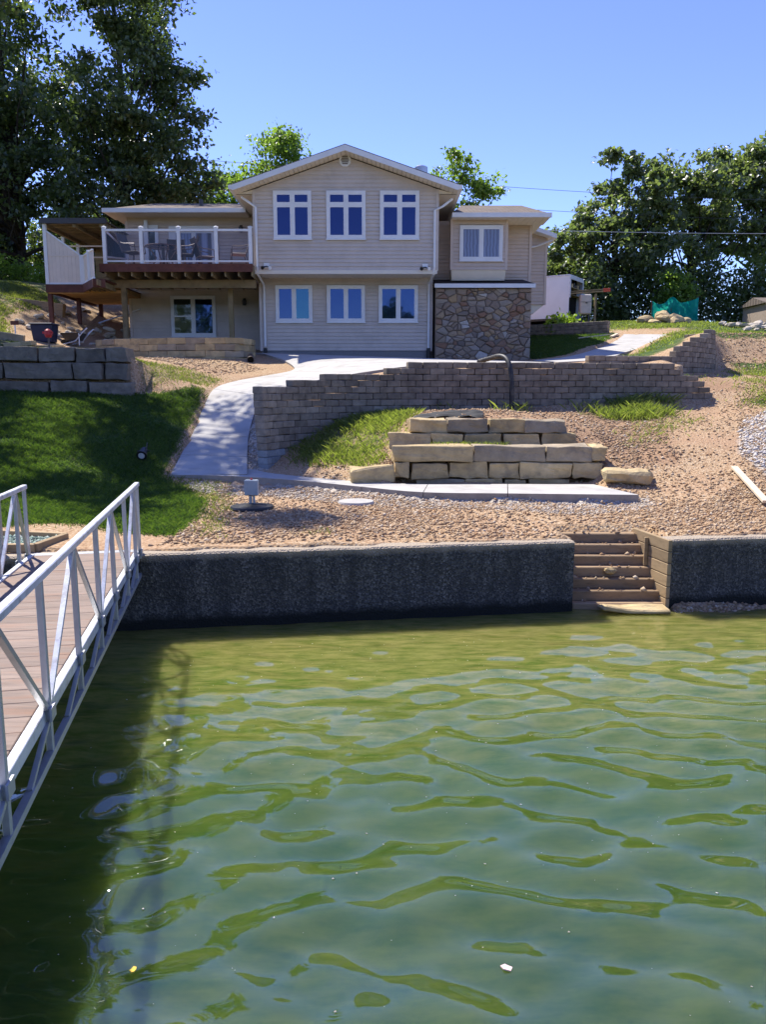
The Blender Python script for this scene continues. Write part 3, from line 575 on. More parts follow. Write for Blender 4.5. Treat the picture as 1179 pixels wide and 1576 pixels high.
# quarried stone walls, every stone its own shape
def stone_wall(label, rows, loc, mats):
    root = thing('stone_wall', label, 'stone wall', loc); sd = 0
    for y, dep, z0, z1, xs, tilt in rows:
        for i, (a, b_) in enumerate(xs):
            sd += 1; r = random.Random(sd*13); me = rough_block('stone', (b_-a-.012, dep*r.uniform(.92, 1.05), z1-z0-.012), 100+sd, .012, .019, 3)
            me.materials.append(MT[mats[r.randrange(len(mats))]])
            zc_ = (z0+z1)/2+tilt*((a+b_)/2); link('stone', me, None, root, loc=((a+b_)/2, y+dep/2+r.uniform(-.04, .02), zc_), rot=(r.uniform(-.02, .02), r.uniform(-.015, .015), r.uniform(-.04, .04)))
    return root
fA, fB = .01105, .01165
pxr = lambda f, *e: [((a-589.5)*f, (b_-589.5)*f) for a, b_ in e]
stone_wall('terraced wall of tan quarried limestone blocks behind the lower slab', [
 (13.05, .42, .82, 1.10, pxr(fA, (640, 716), (718, 775), (777, 815), (816, 880)), 0),
 (13.02, .42, 1.10, 1.385, pxr(fA, (605, 631), (632, 690), (692, 752), (753, 800), (801, 881), (882, 928)), 0),
 (13.06, .48, 1.387, 1.665, pxr(fA, (604, 728), (729, 840), (842, 911), (912, 934)), 0),
 (13.78, .42, 1.57, 1.83, pxr(fB, (598, 664), (665, 711), (715, 772), (774, 832), (834, 887)), 0),
 (13.84, .44, 1.832, 2.085, pxr(fB, (630, 688), (689, 752), (753, 807), (808, 872)), 0)], (1.8, 13.1, 1.0), ['limestone', 'limestone', 'limestone_grey'])
me = rough_block('stone', (.74, .4, .27), 77, .03, .025); me.materials.append(MT['limestone'])
tag(link('stone', me, None, loc=(-.2, 13.05, 1.17), rot=(0, -.1, .12)), 'tan limestone block angled at the end of the terraced wall beside the grass', 'stone')
fL = .01503
stone_wall('big grey quarried block wall at the top of the shaded lawn', [
 (17.98, .6, 2.28, 2.76, [(-13.2, -11.9), (-11.88, -10.4), (-10.38, -8.86)]+pxr(fL, (0, 75), (77, 136), (137, 203)), -.004),
 (18.03, .6, 2.765, 3.14, [(-13, -11.6), (-11.57, -10.2), (-10.17, -8.8)]+pxr(fL, (6, 112), (114, 159), (161, 197)), -.01),
 (18.08, .6, 3.145, 3.47, [(-12.6, -11.1), (-11.06, -9.6), (-9.57, -8.9)]+pxr(fL, (0, 58), (61, 114), (116, 161), (163, 197)), -.014)], (-8.5, 18.1, 2.5), ['limestone_shaded'])
me = rough_block('boulder', (.74, .48, .25), 34, .05, .03, 3); me.materials.append(MT['limestone'])
tag(link('boulder', me, None, loc=(4.0, 12.55, 1.2), rot=(0, .04, -.25)), 'pale limestone boulder at the end of the lower concrete slab', 'boulder')
me = rough_block('boulder', (.4, .4, .28), 33, .05, .05); me.materials.append(MT['pale_rock'])
tag(link('boulder', me, None, loc=(5.6, 10.3, .98), rot=(0, .1, .3)), 'pale yellow stone at the right edge above the seawall', 'boulder')
# ------------------------------------------------------------------ house
HS = thing('house', 'two-storey tan vinyl-sided gabled house with stone veneer wing above the lake', 'house', (-1.2, 27.7, 3.6))
def siding(wall, x0, x1, z0, z1, y, m, c=.125, clip=None, name='siding_board'):
    n = int(math.ceil((z1-z0)/c-1e-6))
    for k in range(n):
        a = z0+k*c; b_ = min(a+c, z1); l0, r0, l1, r1 = x0, x1, x0, x1
        if clip: l0, r0 = clip(a); l1, r1 = clip(b_)
        if r0-l0 < .05: continue
        r1 = max(r1, l1+.01)
        MB().add([(l0, y-.032, a), (r0, y-.032, a), (r1, y-.003, b_+.004), (l1, y-.003, b_+.004), (l0, y, a), (r0, y, a), (r1, y, b_+.004), (l1, y, b_+.004)],
                 [(0,1,2,3),(7,6,5,4),(4,5,1,0),(5,6,2,1),(6,7,3,2),(7,4,0,3)]).build(name, m, wall)
def window(x0, x1, z0, z1, y, cols=2, transom=0, pane='pane_dark', parent=None, fw=.075, frame='trim_white', sash=.05, panes=None):
    P = parent or HS; yb = y-.034; m = MB()
    m.box(x0, x1, yb-.045, yb, z0, z0+fw).box(x0, x1, yb-.045, yb, z1-fw, z1).box(x0, x0+fw, yb-.045, yb, z0+fw, z1-fw).box(x1-fw, x1, yb-.045, yb, z0+fw, z1-fw)
    w = m.build('window', MT[frame], P); ix0, ix1, iz0, iz1 = x0+fw, x1-fw, z0+fw, z1-fw
    cw = (ix1-ix0)/cols; rows = [(iz0, iz1)]
    if transom: rows = [(iz0, iz1-transom), (iz1-transom, iz1)]
    k = 0
    for i in range(cols):
        for (a, b_) in rows:
            xa, xb = ix0+i*cw+(.03 if i else 0), ix0+(i+1)*cw-(.03 if i < cols-1 else 0); a2, b2 = a+(.03 if a > iz0 else 0), b_-(.03 if b_ < iz1 else 0)
            s = MB(); s.box(xa, xb, yb-.036, yb-.002, a2, a2+sash).box(xa, xb, yb-.036, yb-.002, b2-sash, b2).box(xa, xa+sash, yb-.036, yb-.002, a2+sash, b2-sash).box(xb-sash, xb, yb-.036, yb-.002, a2+sash, b2-sash)
            s.build('sash', MT['trim_white'], w)
            pm = panes[k % len(panes)] if panes else pane; k += 1
            MB().box(xa+sash, xb-sash, yb-.02, yb-.006, a2+sash, b2-sash).build('pane', MT[pm], w)
        if i: MB().box(ix0+i*cw-.03, ix0+i*cw+.03, yb-.042, yb-.002, iz0, iz1).build('mullion', MT['trim_white'], w)
    if transom: MB().box(ix0, ix1, yb-.0405, yb-.002, iz1-transom-.03, iz1-transom+.03).build('transom_bar', MT['trim_white'], w)
    MB().box(x0-.02, x1+.02, yb-.07, yb-.002, z0-.035, z0-.002).build('sill', MT['trim_white'], w); return w
# main block: upper storey overhangs the lower one
PX, PZ, SL = -1.21, 10.32, .333; EX0, EX1 = -4.84, 2.42; FY = 25.95
roof_z = lambda x: PZ-abs(x-PX)*SL
und = lambda x: roof_z(x)-.24
w = MB(); w.prism([(-4.22, 6.50), (1.77, 6.50), (1.77, und(1.77)), (PX, und(PX)), (-4.22, und(-4.22))], 'y', 26.5, 34.5); wall = w.build('wall', MT['siding'], HS)
def gclip(z):
    if z <= und(-4.22): l = -4.20
    else: l = PX-(PZ-.24-z)/SL
    if z <= und(1.77): r = 1.75
    else: r = PX+(PZ-.24-z)/SL
    return (min(l, PX), max(r, PX))
siding(wall, -4.2, 1.75, 6.52, 10.06, 26.5, MT['siding'], .125, gclip)
for x in (-4.24, 1.79): MB().box(x-.045, x+.045, 26.465, 26.56, 6.5, und(x)-.01).build('corner_board', MT['siding'], wall)
w2 = MB().box(-4.27, 1.68, 27.7, 34.4, 3.62, 6.49).build('wall', MT['foundation'], HS)
siding(w2, -4.25, 1.66, 3.97, 6.45, 27.7, MT['siding'], .125)
for x in (-4.28, 1.69): MB().box(x-.045, x+.045, 27.665, 27.76, 3.95, 6.45).build('corner_board', MT['siding'], w2)
sf = MB().box(-4.22, 1.77, 26.48, 27.72, 6.44, 6.495).build('soffit', MT['soffit'], HS)
for k in range(40): x = -4.2+k*.15; MB().box(x-.055, x+.055, 26.49, 27.69, 6.428, 6.441).build('soffit_panel', MT['soffit'], sf)
MB().box(-4.25, 1.80, 26.452, 26.478, 6.40, 6.52).build('fascia', MT['soffit'], HS)
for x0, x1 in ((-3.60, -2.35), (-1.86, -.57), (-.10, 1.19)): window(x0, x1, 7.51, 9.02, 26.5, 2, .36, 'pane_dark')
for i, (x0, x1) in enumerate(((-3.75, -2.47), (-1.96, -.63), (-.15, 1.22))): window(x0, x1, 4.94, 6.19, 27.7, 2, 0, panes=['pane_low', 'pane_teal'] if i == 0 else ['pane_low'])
# gable vent
v = MB(); oc = [(-1.235+.2*math.cos(R(22.5+45*k)), 9.955+.2*math.sin(R(22.5+45*k))) for k in range(8)]; v.prism(oc, 'y', 26.44, 26.49); vt = v.build('gable_vent', MT['trim_white'], HS)
for k in range(5): MB().box(-1.235-.13+.02*abs(k-2), -1.235+.13-.02*abs(k-2), 26.425, 26.44, 9.84+k*.055, 9.865+k*.055).build('louver', MT['bronze'], vt)
# roof of the main block
rf = MB()
for sx, ex in ((-1, EX0), (1, EX1)):
    rf.add([(PX, FY, PZ), (ex, FY, roof_z(ex)), (ex, 35, roof_z(ex)), (PX, 35, PZ), (PX, FY, PZ-.05), (ex, FY, roof_z(ex)-.05), (ex, 35, roof_z(ex)-.05), (PX, 35, PZ-.05)],
           [(0,1,2,3),(7,6,5,4),(0,4,5,1),(1,5,6,2),(2,6,7,3)])
roof = rf.build('roof', MT['shingle'], HS)
for sx, ex in ((-1, EX0), (1, EX1)):
    MB().add([(PX, FY-.02, PZ-.03), (ex, FY-.02, roof_z(ex)-.03), (ex, FY-.02, roof_z(ex)-.2), (PX, FY-.02, PZ-.2), (PX, FY+.02, PZ-.03), (ex, FY+.02, roof_z(ex)-.03), (ex, FY+.02, roof_z(ex)-.2), (PX, FY+.02, PZ-.2)],
             [(0,1,2,3),(7,6,5,4),(0,4,5,1),(1,5,6,2),(2,6,7,3),(3,7,4,0)]).build('rake_board', MT['trim_white'], roof)
    a = PX; n = 26
    for k in range(n):   # rake soffit panels, sloping with the roof
        xa, xb = PX+(ex-PX)*k/n+(.006*sx), PX+(ex-PX)*(k+1)/n-(.006*sx)
        MB().add([(xa, FY+.02, roof_z(xa)-.2), (xb, FY+.02, roof_z(xb)-.2), (xb, 26.52, roof_z(xb)-.2), (xa, 26.52, roof_z(xa)-.2), (xa, FY+.02, roof_z(xa)-.17), (xb, FY+.02, roof_z(xb)-.17), (xb, 26.52, roof_z(xb)-.17), (xa, 26.52, roof_z(xa)-.17)],
                 [(3,2,1,0),(4,5,6,7),(0,1,5,4),(1,2,6,5),(2,3,7,6),(3,0,4,7)]).build('soffit_panel', MT['soffit'], roof)
    xw = -4.22 if sx < 0 else 1.77; ze = roof_z(ex)-.2
    MB().add([(xw, 26.5, ze), (ex, 26.5, ze), (ex, 35, ze), (xw, 35, ze), (xw, 26.5, ze+.02), (ex, 26.5, ze+.02), (ex, 35, ze+.02), (xw, 35, ze+.02)], [(3,2,1,0),(4,5,6,7),(0,1,5,4),(1,2,6,5),(2,3,7,6),(3,0,4,7)]).build('eave_soffit', MT['soffit'], roof)
    MB().add([(xw, 26.50, ze), (ex, 26.50, ze), (ex, 26.50, roof_z(ex)-.2+.01), (xw, 26.50, und(xw))], [(0, 1, 2, 3)]).build('eave_return', MT['soffit'], roof)
    MB().prism([(ex-.06*(-sx)*-1, ze+.02), (ex+sx*.13, ze+.05), (ex+sx*.13, ze+.17), (ex, ze+.17)], 'y', FY, 35).build('gutter', MT['trim_white'], roof)
MB().lathe((1.42, 30.2, 9.35), [(.28, 0), (.28, .95), (.34, .95), (.34, 1.02), (.20, 1.02), (.20, 1.12), (.24, 1.12), (.24, 1.40), (.17, 1.44)], 18).build('flue_cap', MT['metal_cap'], roof, smooth=False)
def downspout(pts, r=.04):
    return MB().tube(pts, r, 6).build('downspout', MT['trim_white'], HS)
downspout([(-4.66, 26.6, 8.86), (-4.40, 26.42, 8.66), (-4.17, 26.41, 8.5), (-4.17, 26.41, 6.62), (-4.17, 26.5, 6.40), (-4.14, 27.58, 6.2), (-4.14, 27.62, 6.0), (-4.14, 27.62, 4.1)])
downspout([(2.28, 26.6, 8.80), (1.95, 26.42, 8.52), (1.70, 26.41, 8.40), (1.70, 26.41, 6.62), (1.68, 26.5, 6.40), (1.60, 27.58, 6.25), (1.60, 27.62, 6.1), (1.60, 27.62, 4.0)])
for x in (-4.14, 1.60): MB().tube([(x, 27.62, 4.05), (x, 27.62, 3.6)], .065, 10).build('drain_boot', MT['black_plastic'], HS)
def flood(x, z):
    b_ = MB().box(x-.09, x+.09, 26.43, 26.484, z-.07, z+.09).build('floodlight', MT['trim_white'], HS)
    for s in (-1, 1): MB().tube([(x, 26.43, z-.02), (x+s*.08, 26.38, z-.05)], .02, 6).build('arm', MT['black_plastic'], b_); MB().tube([(x+s*.08, 26.40, z-.05), (x+s*.13, 26.31, z-.09)], [.035, .06], 10).build('lamp_head', MT['black_plastic' if s < 0 else 'trim_white'], b_)
flood(-3.86, 6.66); flood(1.40, 6.63)
# left wing
lw = MB().box(-9.4, -4.26, 29.5, 36, 4.05, 8.86).build('wall', MT['siding_wing'], HS)
siding(lw, -9.4, -4.3, 6.35, 8.70, 29.5, MT['siding_wing'], .125); siding(lw, -9.4, -4.3, 4.12, 6.3, 29.5, MT['siding'], .125)
MB().box(-9.46, -9.36, 29.46, 29.55, 4.1, 8.7).build('corner_board', MT['siding_wing'], lw)
window(-7.91, -6.24, 4.57, 6.05, 29.5, 2, 0, panes=['pane_green', 'pane_low'], frame='trim_white')
MB().box(-7.84, -7.1, 29.425, 29.445, 5.28, 5.33).build('meeting_rail', MT['trim_white'], HS)
dr = window(-7.86, -6.05, 6.66, 8.52, 29.5, 2, 0, panes=['pane_curtain', 'striped_curtain'], fw=.2); dr.name = 'patio_door'
window(-8.8, -8.25, 7.1, 8.55, 29.5, 1, 0, 'pane_green')
def lantern(x, y, z):
    l = MB().box(x-.05, x+.05, y-.03, y-.01, z-.02, z+.14).build('wall_lantern', MT['bronze'], HS); MB().lathe((x, y-.12, z-.13), [(.05, 0), (.075, .04), (.085, .17), (.03, .24)], 8).build('lamp_shade', MT['dark_metal'], l)
    MB().tube([(x, y-.02, z+.09), (x, y-.12, z+.11)], .012, 6).build('arm', MT['bronze'], l)
lantern(-5.2, 29.48, 8.42); lantern(-5.15, 29.48, 5.82)
def hip(name, x0, x1, y0, y1, z0, rx0, rx1, ry, rz, sof=.02):
    f = MB().add([(x0, y0, z0), (x1, y0, z0), (x1, y1, z0), (x0, y1, z0), (rx0, ry, rz), (rx1, ry, rz)], [(0,1,5,4),(1,2,5),(2,3,4,5),(3,0,4),(3,2,1,0)]).build(name, MT['shingle'], HS)
    MB().box(x0-.02, x1+.02, y0-.1, y0+.002, z0-.13, z0+.015).build('gutter', MT['trim_white'], f)
    n = int((x1-x0)/.2)
    for k in range(n): a = x0+(x1-x0)*k/n; MB().box(a+.005, a+(x1-x0)/n-.005, y0+.005, y0+1.25, z0-.12, z0-.10).build('soffit_panel', MT['soffit'], f)
    return f
lr = hip('roof', -9.95, -4.9, 28.65, 37, 8.94, -9.2, -4.9, 32.5, 10.0)
MB().box(-9.93, -4.9, 28.66, 36, 8.86, 8.935).build('fascia', MT['soffit'], lr); MB().tube([(-6.9, 30.6, 9.4), (-6.9, 30.6, 9.72)], .07, 10).build('roof_vent', MT['dark_metal'], lr)
# right wing: stone veneer below, bay window above, lean-to shingle ledge between
rw = MB().box(1.72, 5.25, 28.5, 36, 3.6, 8.5).build('wall', MT['siding_wing'], HS)
siding(rw, 1.8, 5.2, 6.45, 8.4, 28.5, MT['siding_wing']); MB().box(5.2, 5.29, 28.45, 28.56, 6.2, 8.4).build('corner_board', MT['siding_wing'], rw)
bay = MB().prism([(2.37, 6.70), (4.26, 6.70), (4.26, 8.40), (2.37, 8.40)], 'y', 27.6, 28.49).build('bay', MT['siding_wing'], HS)
siding(bay, 2.40, 4.23, 6.70, 8.38, 27.6, MT['siding_wing'])
for x in (2.37, 4.26): MB().box(x-.045, x+.045, 27.57, 27.66, 6.69, 8.38).build('corner_board', MT['siding_wing'], bay)
MB().add([(2.37, 27.6, 6.70), (4.26, 27.6, 6.70), (4.24, 27.72, 6.36), (2.39, 27.72, 6.36), (2.37, 28.49, 6.70), (4.26, 28.49, 6.70), (4.24, 28.49, 6.36), (2.39, 28.49, 6.36)], [(0,3,2,1),(2,3,7,6),(1,2,6,5),(0,4,7,3)]).build('bay_skirt', MT['soffit'], bay)
window(2.64, 4.12, 7.0, 8.16, 27.6, 2, 0, 'pane_curtain')
rr_ = hip('roof', 2.35, 5.66, 27.15, 37, 8.46, 2.9, 5.15, 30.0, 9.36)
MB().box(2.36, 5.64, 27.16, 36, 8.38, 8.455).build('fascia', MT['soffit'], rr_)
stone = MB().box(1.82, 5.14, 27.46, 28.6, 3.45, 6.10).build('stone_wall', MT['mortar'], HS)
MB().add([(1.78, 27.28, 6.20), (5.22, 27.28, 6.20), (5.0, 28.5, 6.50), (1.78, 28.5, 6.50), (1.78, 27.28, 6.14), (5.22, 27.28, 6.14), (5.22, 28.5, 6.14), (1.78, 28.5, 6.14)], [(0,1,2,3),(7,6,5,4),(4,5,1,0),(5,6,2,1),(6,7,3,2)]).build('ledge_roof', MT['shingle_dark'], HS)
MB().box(1.77, 5.24, 27.24, 27.275, 6.06, 6.195).build('fascia', MT['trim_white'], HS)
# veneer stones: one irregular stone for each cell
seeds = []; r5 = random.Random(5); nxs, nzs = 14, 12
for j in range(nzs):
    for i in range(nxs):
        if r5.random() < .26: continue
        seeds.append((1.82+(i+.5+(j % 2)*.4+r5.uniform(-.42, .42))*3.32/nxs, 3.45+(j+.5+r5.uniform(-.40, .40))*2.65/nzs))
for _ in range(70): seeds.append((r5.uniform(1.85, 5.1), r5.uniform(3.5, 6.05)))
def clip_half(poly, p, n):
    out = []
    for a, b_ in zip(poly, poly[1:]+poly[:1]):
        da = (a[0]-p[0])*n[0]+(a[1]-p[1])*n[1]; db = (b_[0]-p[0])*n[0]+(b_[1]-p[1])*n[1]
        if da <= 0: out.append(a)
        if (da < 0) != (db < 0) and abs(da-db) > 1e-9: t = da/(da-db); out.append((a[0]+(b_[0]-a[0])*t, a[1]+(b_[1]-a[1])*t))
    return out
for i, s in enumerate(seeds):
    poly = [(1.82, 3.45), (5.14, 3.45), (5.14, 6.06), (1.82, 6.06)]; asp = 1.45
    for j, q in enumerate(seeds):
        if i == j or abs(q[0]-s[0]) > .9 or abs(q[1]-s[1]) > .7: continue
        nrm = ((q[0]-s[0])/asp, (q[1]-s[1])*asp); poly = clip_half(poly, ((s[0]+q[0])/2, (s[1]+q[1])/2), nrm)
        if len(poly) < 3: break
    if len(poly) < 3: continue
    cx, cz = sum(p[0] for p in poly)/len(poly), sum(p[1] for p in poly)/len(poly); dpt = r5.uniform(.02, .095)
    def ring(k, y, jt=0):
        o = []
        for p in poly:
            dx, dz = cx-p[0], cz-p[1]; L = math.hypot(dx, dz)+1e-6; t = min(k/L, .8); o.append((p[0]+dx*t+r5.uniform(-jt, jt), y, p[1]+dz*t+r5.uniform(-jt, jt)))
        return o
    n = len(poly); vs = ring(.014, 27.455)+ring(.018, 27.455-dpt*.7, .006)+ring(.05, 27.455-dpt, .012)+[(cx, 27.455-dpt-r5.uniform(0, .02), cz)]; fs = []
    for a in range(n):
        b_ = (a+1) % n; fs += [(a, b_, n+b_, n+a), (n+a, n+b_, 2*n+b_, 2*n+a), (2*n+a, 2*n+b_, 3*n)]
    me = bpy.data.meshes.new('veneer_stone'); me.from_pydata(vs, [], fs); bm = bmesh.new(); bm.from_mesh(me); bmesh.ops.recalc_face_normals(bm, faces=bm.faces)
    bm.normal_update(); fl = [f for f in bm.faces if len(f.verts) == 3]
    if fl and sum(f.normal.y for f in fl) > 0: bmesh.ops.reverse_faces(bm, faces=bm.faces)
    bm.to_mesh(me); bm.free(); link('veneer_stone', me, MT['veneer_stone'], stone)
# far right ell behind the wing
ell = MB().prism([(5.2, 5.9), (6.33, 5.9), (6.33, 8.45), (5.2, 8.85)], 'y', 31, 36).build('wall', MT['siding_wing'], HS)
siding(ell, 5.2, 6.3, 5.9, 8.44, 31, MT['siding_wing']); MB().box(6.28, 6.37, 30.96, 31.06, 5.88, 8.40).build('corner_board', MT['siding_wing'], ell)
MB().add([(4.9, 30.5, 9.02), (6.62, 30.5, 8.45), (6.62, 36.2, 8.45), (4.9, 36.2, 9.02), (4.9, 30.5, 8.86), (6.62, 30.5, 8.29), (6.62, 36.2, 8.29), (4.9, 36.2, 8.86)], [(0,1,2,3),(7,6,5,4),(0,4,5,1),(1,5,6,2),(2,6,7,3)]).build('roof', MT['trim_white'], HS)
MB().prism([(5.2, 5.9), (6.33, 5.9), (5.9, 5.55), (5.2, 5.55)], 'y', 31.05, 35).build('bay_skirt', MT['soffit'], ell)
MB().tube([(6.5, 30.6, 8.25), (5.9, 30.85, 8.05), (5.3, 30.9, 7.98)], .035, 6).build('downspout', MT['trim_white'], HS)
# ------------------------------------------------------------------ main deck
DK = thing('deck', 'raised dark-stained timber deck with white posts and glass railing on the left of the house', 'deck', (-6.7, 26.9, 4.0))
for k in range(11): y = 26.02+k*.3; MB().box(-9.22, -4.27, y, y+.29, 6.615, 6.645).build('deck_board', MT['deck_stain'], DK)
MB().box(-9.25, -4.25, 25.975, 26.015, 6.40, 6.655).build('rim_board', MT['deck_stain'], DK); MB().box(-9.26, -9.22, 26.015, 29.4, 6.40, 6.655).build('rim_board', MT['deck_stain'], DK)
for k in range(12): x = -9.1+k*.437; MB().box(x-.022, x+.022, 26.06, 29.45, 6.27, 6.61).build('joist', MT['deck_wood'], DK)
MB().box(-9.3, -4.3, 26.84, 26.98, 6.0, 6.265).build('beam', MT['deck_wood'], DK)
for x, y in ((-8.78, 26.91), (-5.3, 27.6)): MB().box(x-.08, x+.08, y-.08, y+.08, g1(x, y)-.2, 5.999 if y < 27 else 6.265).build('support_post', MT['deck_wood'], DK)
RP = [-9.07, -7.87, -6.65, -5.43, -4.32]
for x in RP:
    p = MB().box(x-.055, x+.055, 26.03, 26.14, 6.646, 7.80).build('railing_post', MT['trim_white'], DK); MB().lathe((x, 26.085, 7.80), [(.085, 0), (.085, .02), (.02, .05)], 4).build('post_cap', MT['trim_white'], p)
for a, b_ in zip(RP[:-1], RP[1:]):
    MB().box(a+.055, b_-.055, 26.045, 26.125, 7.68, 7.75).build('top_rail', MT['trim_white'], DK); MB().box(a+.055, b_-.055, 26.055, 26.115, 6.72, 6.77).build('bottom_rail', MT['trim_white'], DK)
    MB().box(a+.06, b_-.06, 26.08, 26.09, 6.77, 7.68).build('glass_panel', MT['clear_glass'], DK)
# side stair railing down to the landing
for (x, y, zb, zt) in ((-8.85, 27.6, 6.646, 7.35),): MB().box(x-.05, x+.05, y-.05, y+.05, zb, zt).build('railing_post', MT['trim_white'], DK)
MB().beam((-9.05, 26.15, 7.70), (-8.87, 27.55, 7.33), .06, .06).build('top_rail', MT['trim_white'], DK); MB().beam((-9.05, 26.15, 6.9), (-8.87, 27.55, 7.05), .05, .05).build('bottom_rail', MT['trim_white'], DK)
MB().add([(-9.05, 26.17, 6.93), (-8.87, 27.54, 7.08), (-8.87, 27.54, 7.3), (-9.05, 26.17, 7.66), (-9.04, 26.17, 6.93), (-8.86, 27.54, 7.08), (-8.86, 27.54, 7.3), (-9.04, 26.17, 7.66)], [(0,1,2,3),(7,6,5,4),(0,4,5,1),(1,5,6,2),(2,6,7,3),(3,7,4,0)]).build('glass_panel', MT['clear_glass'], DK)
# ------------------------------------------------------------------ lower landing with privacy fence and pergola roof
LD = thing('landing', 'lower deck landing with beige privacy fence and slatted roof beside the raised deck', 'deck', (-10.4, 27.5, 4.4))
out = [(-11.46, 27.0), (-10.2, 27.0), (-9.32, 25.6), (-9.0, 25.75), (-9.0, 31.6), (-11.46, 31.6)]
MB().prism(out, 'z', 6.10, 6.14).build('floor', MT['deck_stain'], LD)
for a, b_ in zip(out[:3], out[1:4]): MB().beam((*a, 6.0), (*b_, 6.0), .045, .26).build('rim_board', MT['deck_stain'], LD)
MB().beam((-11.46, 27.03, 6.0), (-11.46, 31.6, 6.0), .045, .26).build('rim_board', MT['deck_stain'], LD)
for k in range(26): y = 27.06+k*.175; MB().box(-11.42, -9.02, y, y+.165, 5.955, 6.095).build('underside_plank', MT['new_wood'], LD)
for k in range(7): x = -10.15+k*.17; MB().beam((x, 27.02-(x+10.2)*1.55, 6.0), (x+.02, 27.05, 5.98), .035, .18).build('joist', MT['deck_wood'], LD)
MB().box(-11.4, -8.9, 27.02, 27.1, 5.84, 5.95).build('beam', MT['new_wood'], LD)
for x, y in ((-11.38, 27.12), (-11.30, 29.4), (-11.2, 31.4)): MB().box(x-.065, x+.065, y-.065, y+.065, g1(x, y)-.2, 5.953).build('support_post', MT['deck_stain'], LD)
MB().box(-9.7, -9.5, 31.2, 31.35, 4.6, 5.95).build('support_post', MT['deck_stain'], LD)
for (x, y, z1) in ((-11.40, 27.05, 8.12), (-10.22, 27.05, 7.10), (-10.12, 26.95, 7.08), (-9.62, 26.12, 7.10)): MB().box(x-.055, x+.055, y-.055, y+.055, 6.141, z1).build('fence_post', MT['trim_white'], LD)
n = 8
for k in range(n):
    a = -11.34+k*(1.06/n); b_ = a+1.06/n-.004; zt = lambda x: 7.85-(x+11.34)*.72
    MB().add([(a, 27.03, 6.20), (b_, 27.03, 6.20), (b_, 27.03, zt(b_)), (a, 27.03, zt(a)), (a, 27.06, 6.20), (b_, 27.06, 6.20), (b_, 27.06, zt(b_)), (a, 27.06, zt(a))], [(0,1,2,3),(7,6,5,4),(0,4,5,1),(1,5,6,2),(2,6,7,3),(3,7,4,0)]).build('fence_board', MT['vinyl_fence'], LD)
MB().beam((-11.34, 27.045, 7.87), (-10.27, 27.045, 7.11), .05, .05).build('fence_rail', MT['trim_white'], LD); MB().box(-11.34, -10.28, 27.015, 27.075, 7.06, 7.11).build('fence_rail', MT['vinyl_fence'], LD); MB().box(-11.34, -10.28, 27.01, 27.08, 6.142, 6.20).build('fence_rail', MT['trim_white'], LD)
def fpanel(p, q, z0, za, zb, n):
    p, q = Vector(p), Vector(q)
    for k in range(n):
        a, b_ = p.lerp(q, k/n), p.lerp(q, (k+.97)/n); z1, z2 = za+(zb-za)*k/n, za+(zb-za)*(k+1)/n; nb = Vector((q.y-p.y, -(q.x-p.x))).normalized()*-.03
        MB().add([(a.x, a.y, z0), (b_.x, b_.y, z0), (b_.x, b_.y, z2), (a.x, a.y, z1), (a.x+nb.x, a.y+nb.y, z0), (b_.x+nb.x, b_.y+nb.y, z0), (b_.x+nb.x, b_.y+nb.y, z2), (a.x+nb.x, a.y+nb.y, z1)], [(0,1,2,3),(7,6,5,4),(0,4,5,1),(1,5,6,2),(2,6,7,3),(3,7,4,0)]).build('fence_board', MT['vinyl_fence'], LD)
    MB().beam((p.x, p.y, za+.02), (q.x, q.y, zb+.02), .06, .05).build('fence_rail', MT['trim_white'], LD); MB().beam((p.x, p.y, z0), (q.x, q.y, z0), .07, .06).build('fence_rail', MT['trim_white'], LD)
fpanel((-10.08, 26.88), (-9.66, 26.18), 6.17, 7.02, 7.02, 5); fpanel((-9.58, 26.05), (-9.32, 25.66), 6.17, 7.02, 7.02, 3)
# pergola roof
MB().box(-11.5, -9.3, 26.9, 27.02, 8.10, 8.27).build('pergola_beam', MT['dark_metal'], LD)
for k in range(20): y = 27.15+k*.27; MB().box(-11.45, -9.42, y, y+.12, 8.12, 8.20).build('pergola_slat', MT['deck_wood'], LD)
for x in (-11.40, -10.4, -9.48): MB().box(x-.05, x+.05, 27.021, 32.6, 8.0, 8.119).build('pergola_rafter', MT['deck_wood'], LD)
MB().box(-11.5, -9.35, 27.0, 32.8, 8.21, 8.24).build('pergola_cover', MT['bronze'], LD)
for (x, y, z1) in ((-11.38, 28.5, 7.95), (-11.36, 29.8, 7.95)): MB().box(x-.05, x+.05, y-.05, y+.05, 6.141, z1).build('fence_post', MT['trim_white'], LD)
for y0, z1 in ((28.5, 7.62), (29.8, 7.45)): MB().box(-11.3, -9.6, y0-.02, y0+.02, z1, z1+.05).build('fence_rail', MT['vinyl_fence'], LD)
for k in range(9): MB().box(-11.4, -9.45, 31.62, 31.66, 6.16+k*.215, 6.16+k*.215+.205).build('screen_board', MT['deck_wood'], LD)
MB().box(-8.72, -8.6, 29.3, 29.42, 6.646, 8.7).build('white_post', MT['trim_white'], LD)
# space below the landing
tag(MB().box(-10.95, -9.75, 33.2, 33.5, 4.6, 6.3).build('foundation_wall', MT['beige_wall']), 'pale beige masonry wall in the shade under the landing', 'wall', None, 'thing')
tag(MB().tube([(-11.0, 30.4, 5.12), (-9.0, 29.3, 5.55)], .03, 8).build('pipe', MT['alu_white']), 'white pipe slanting under the landing', 'pipe')
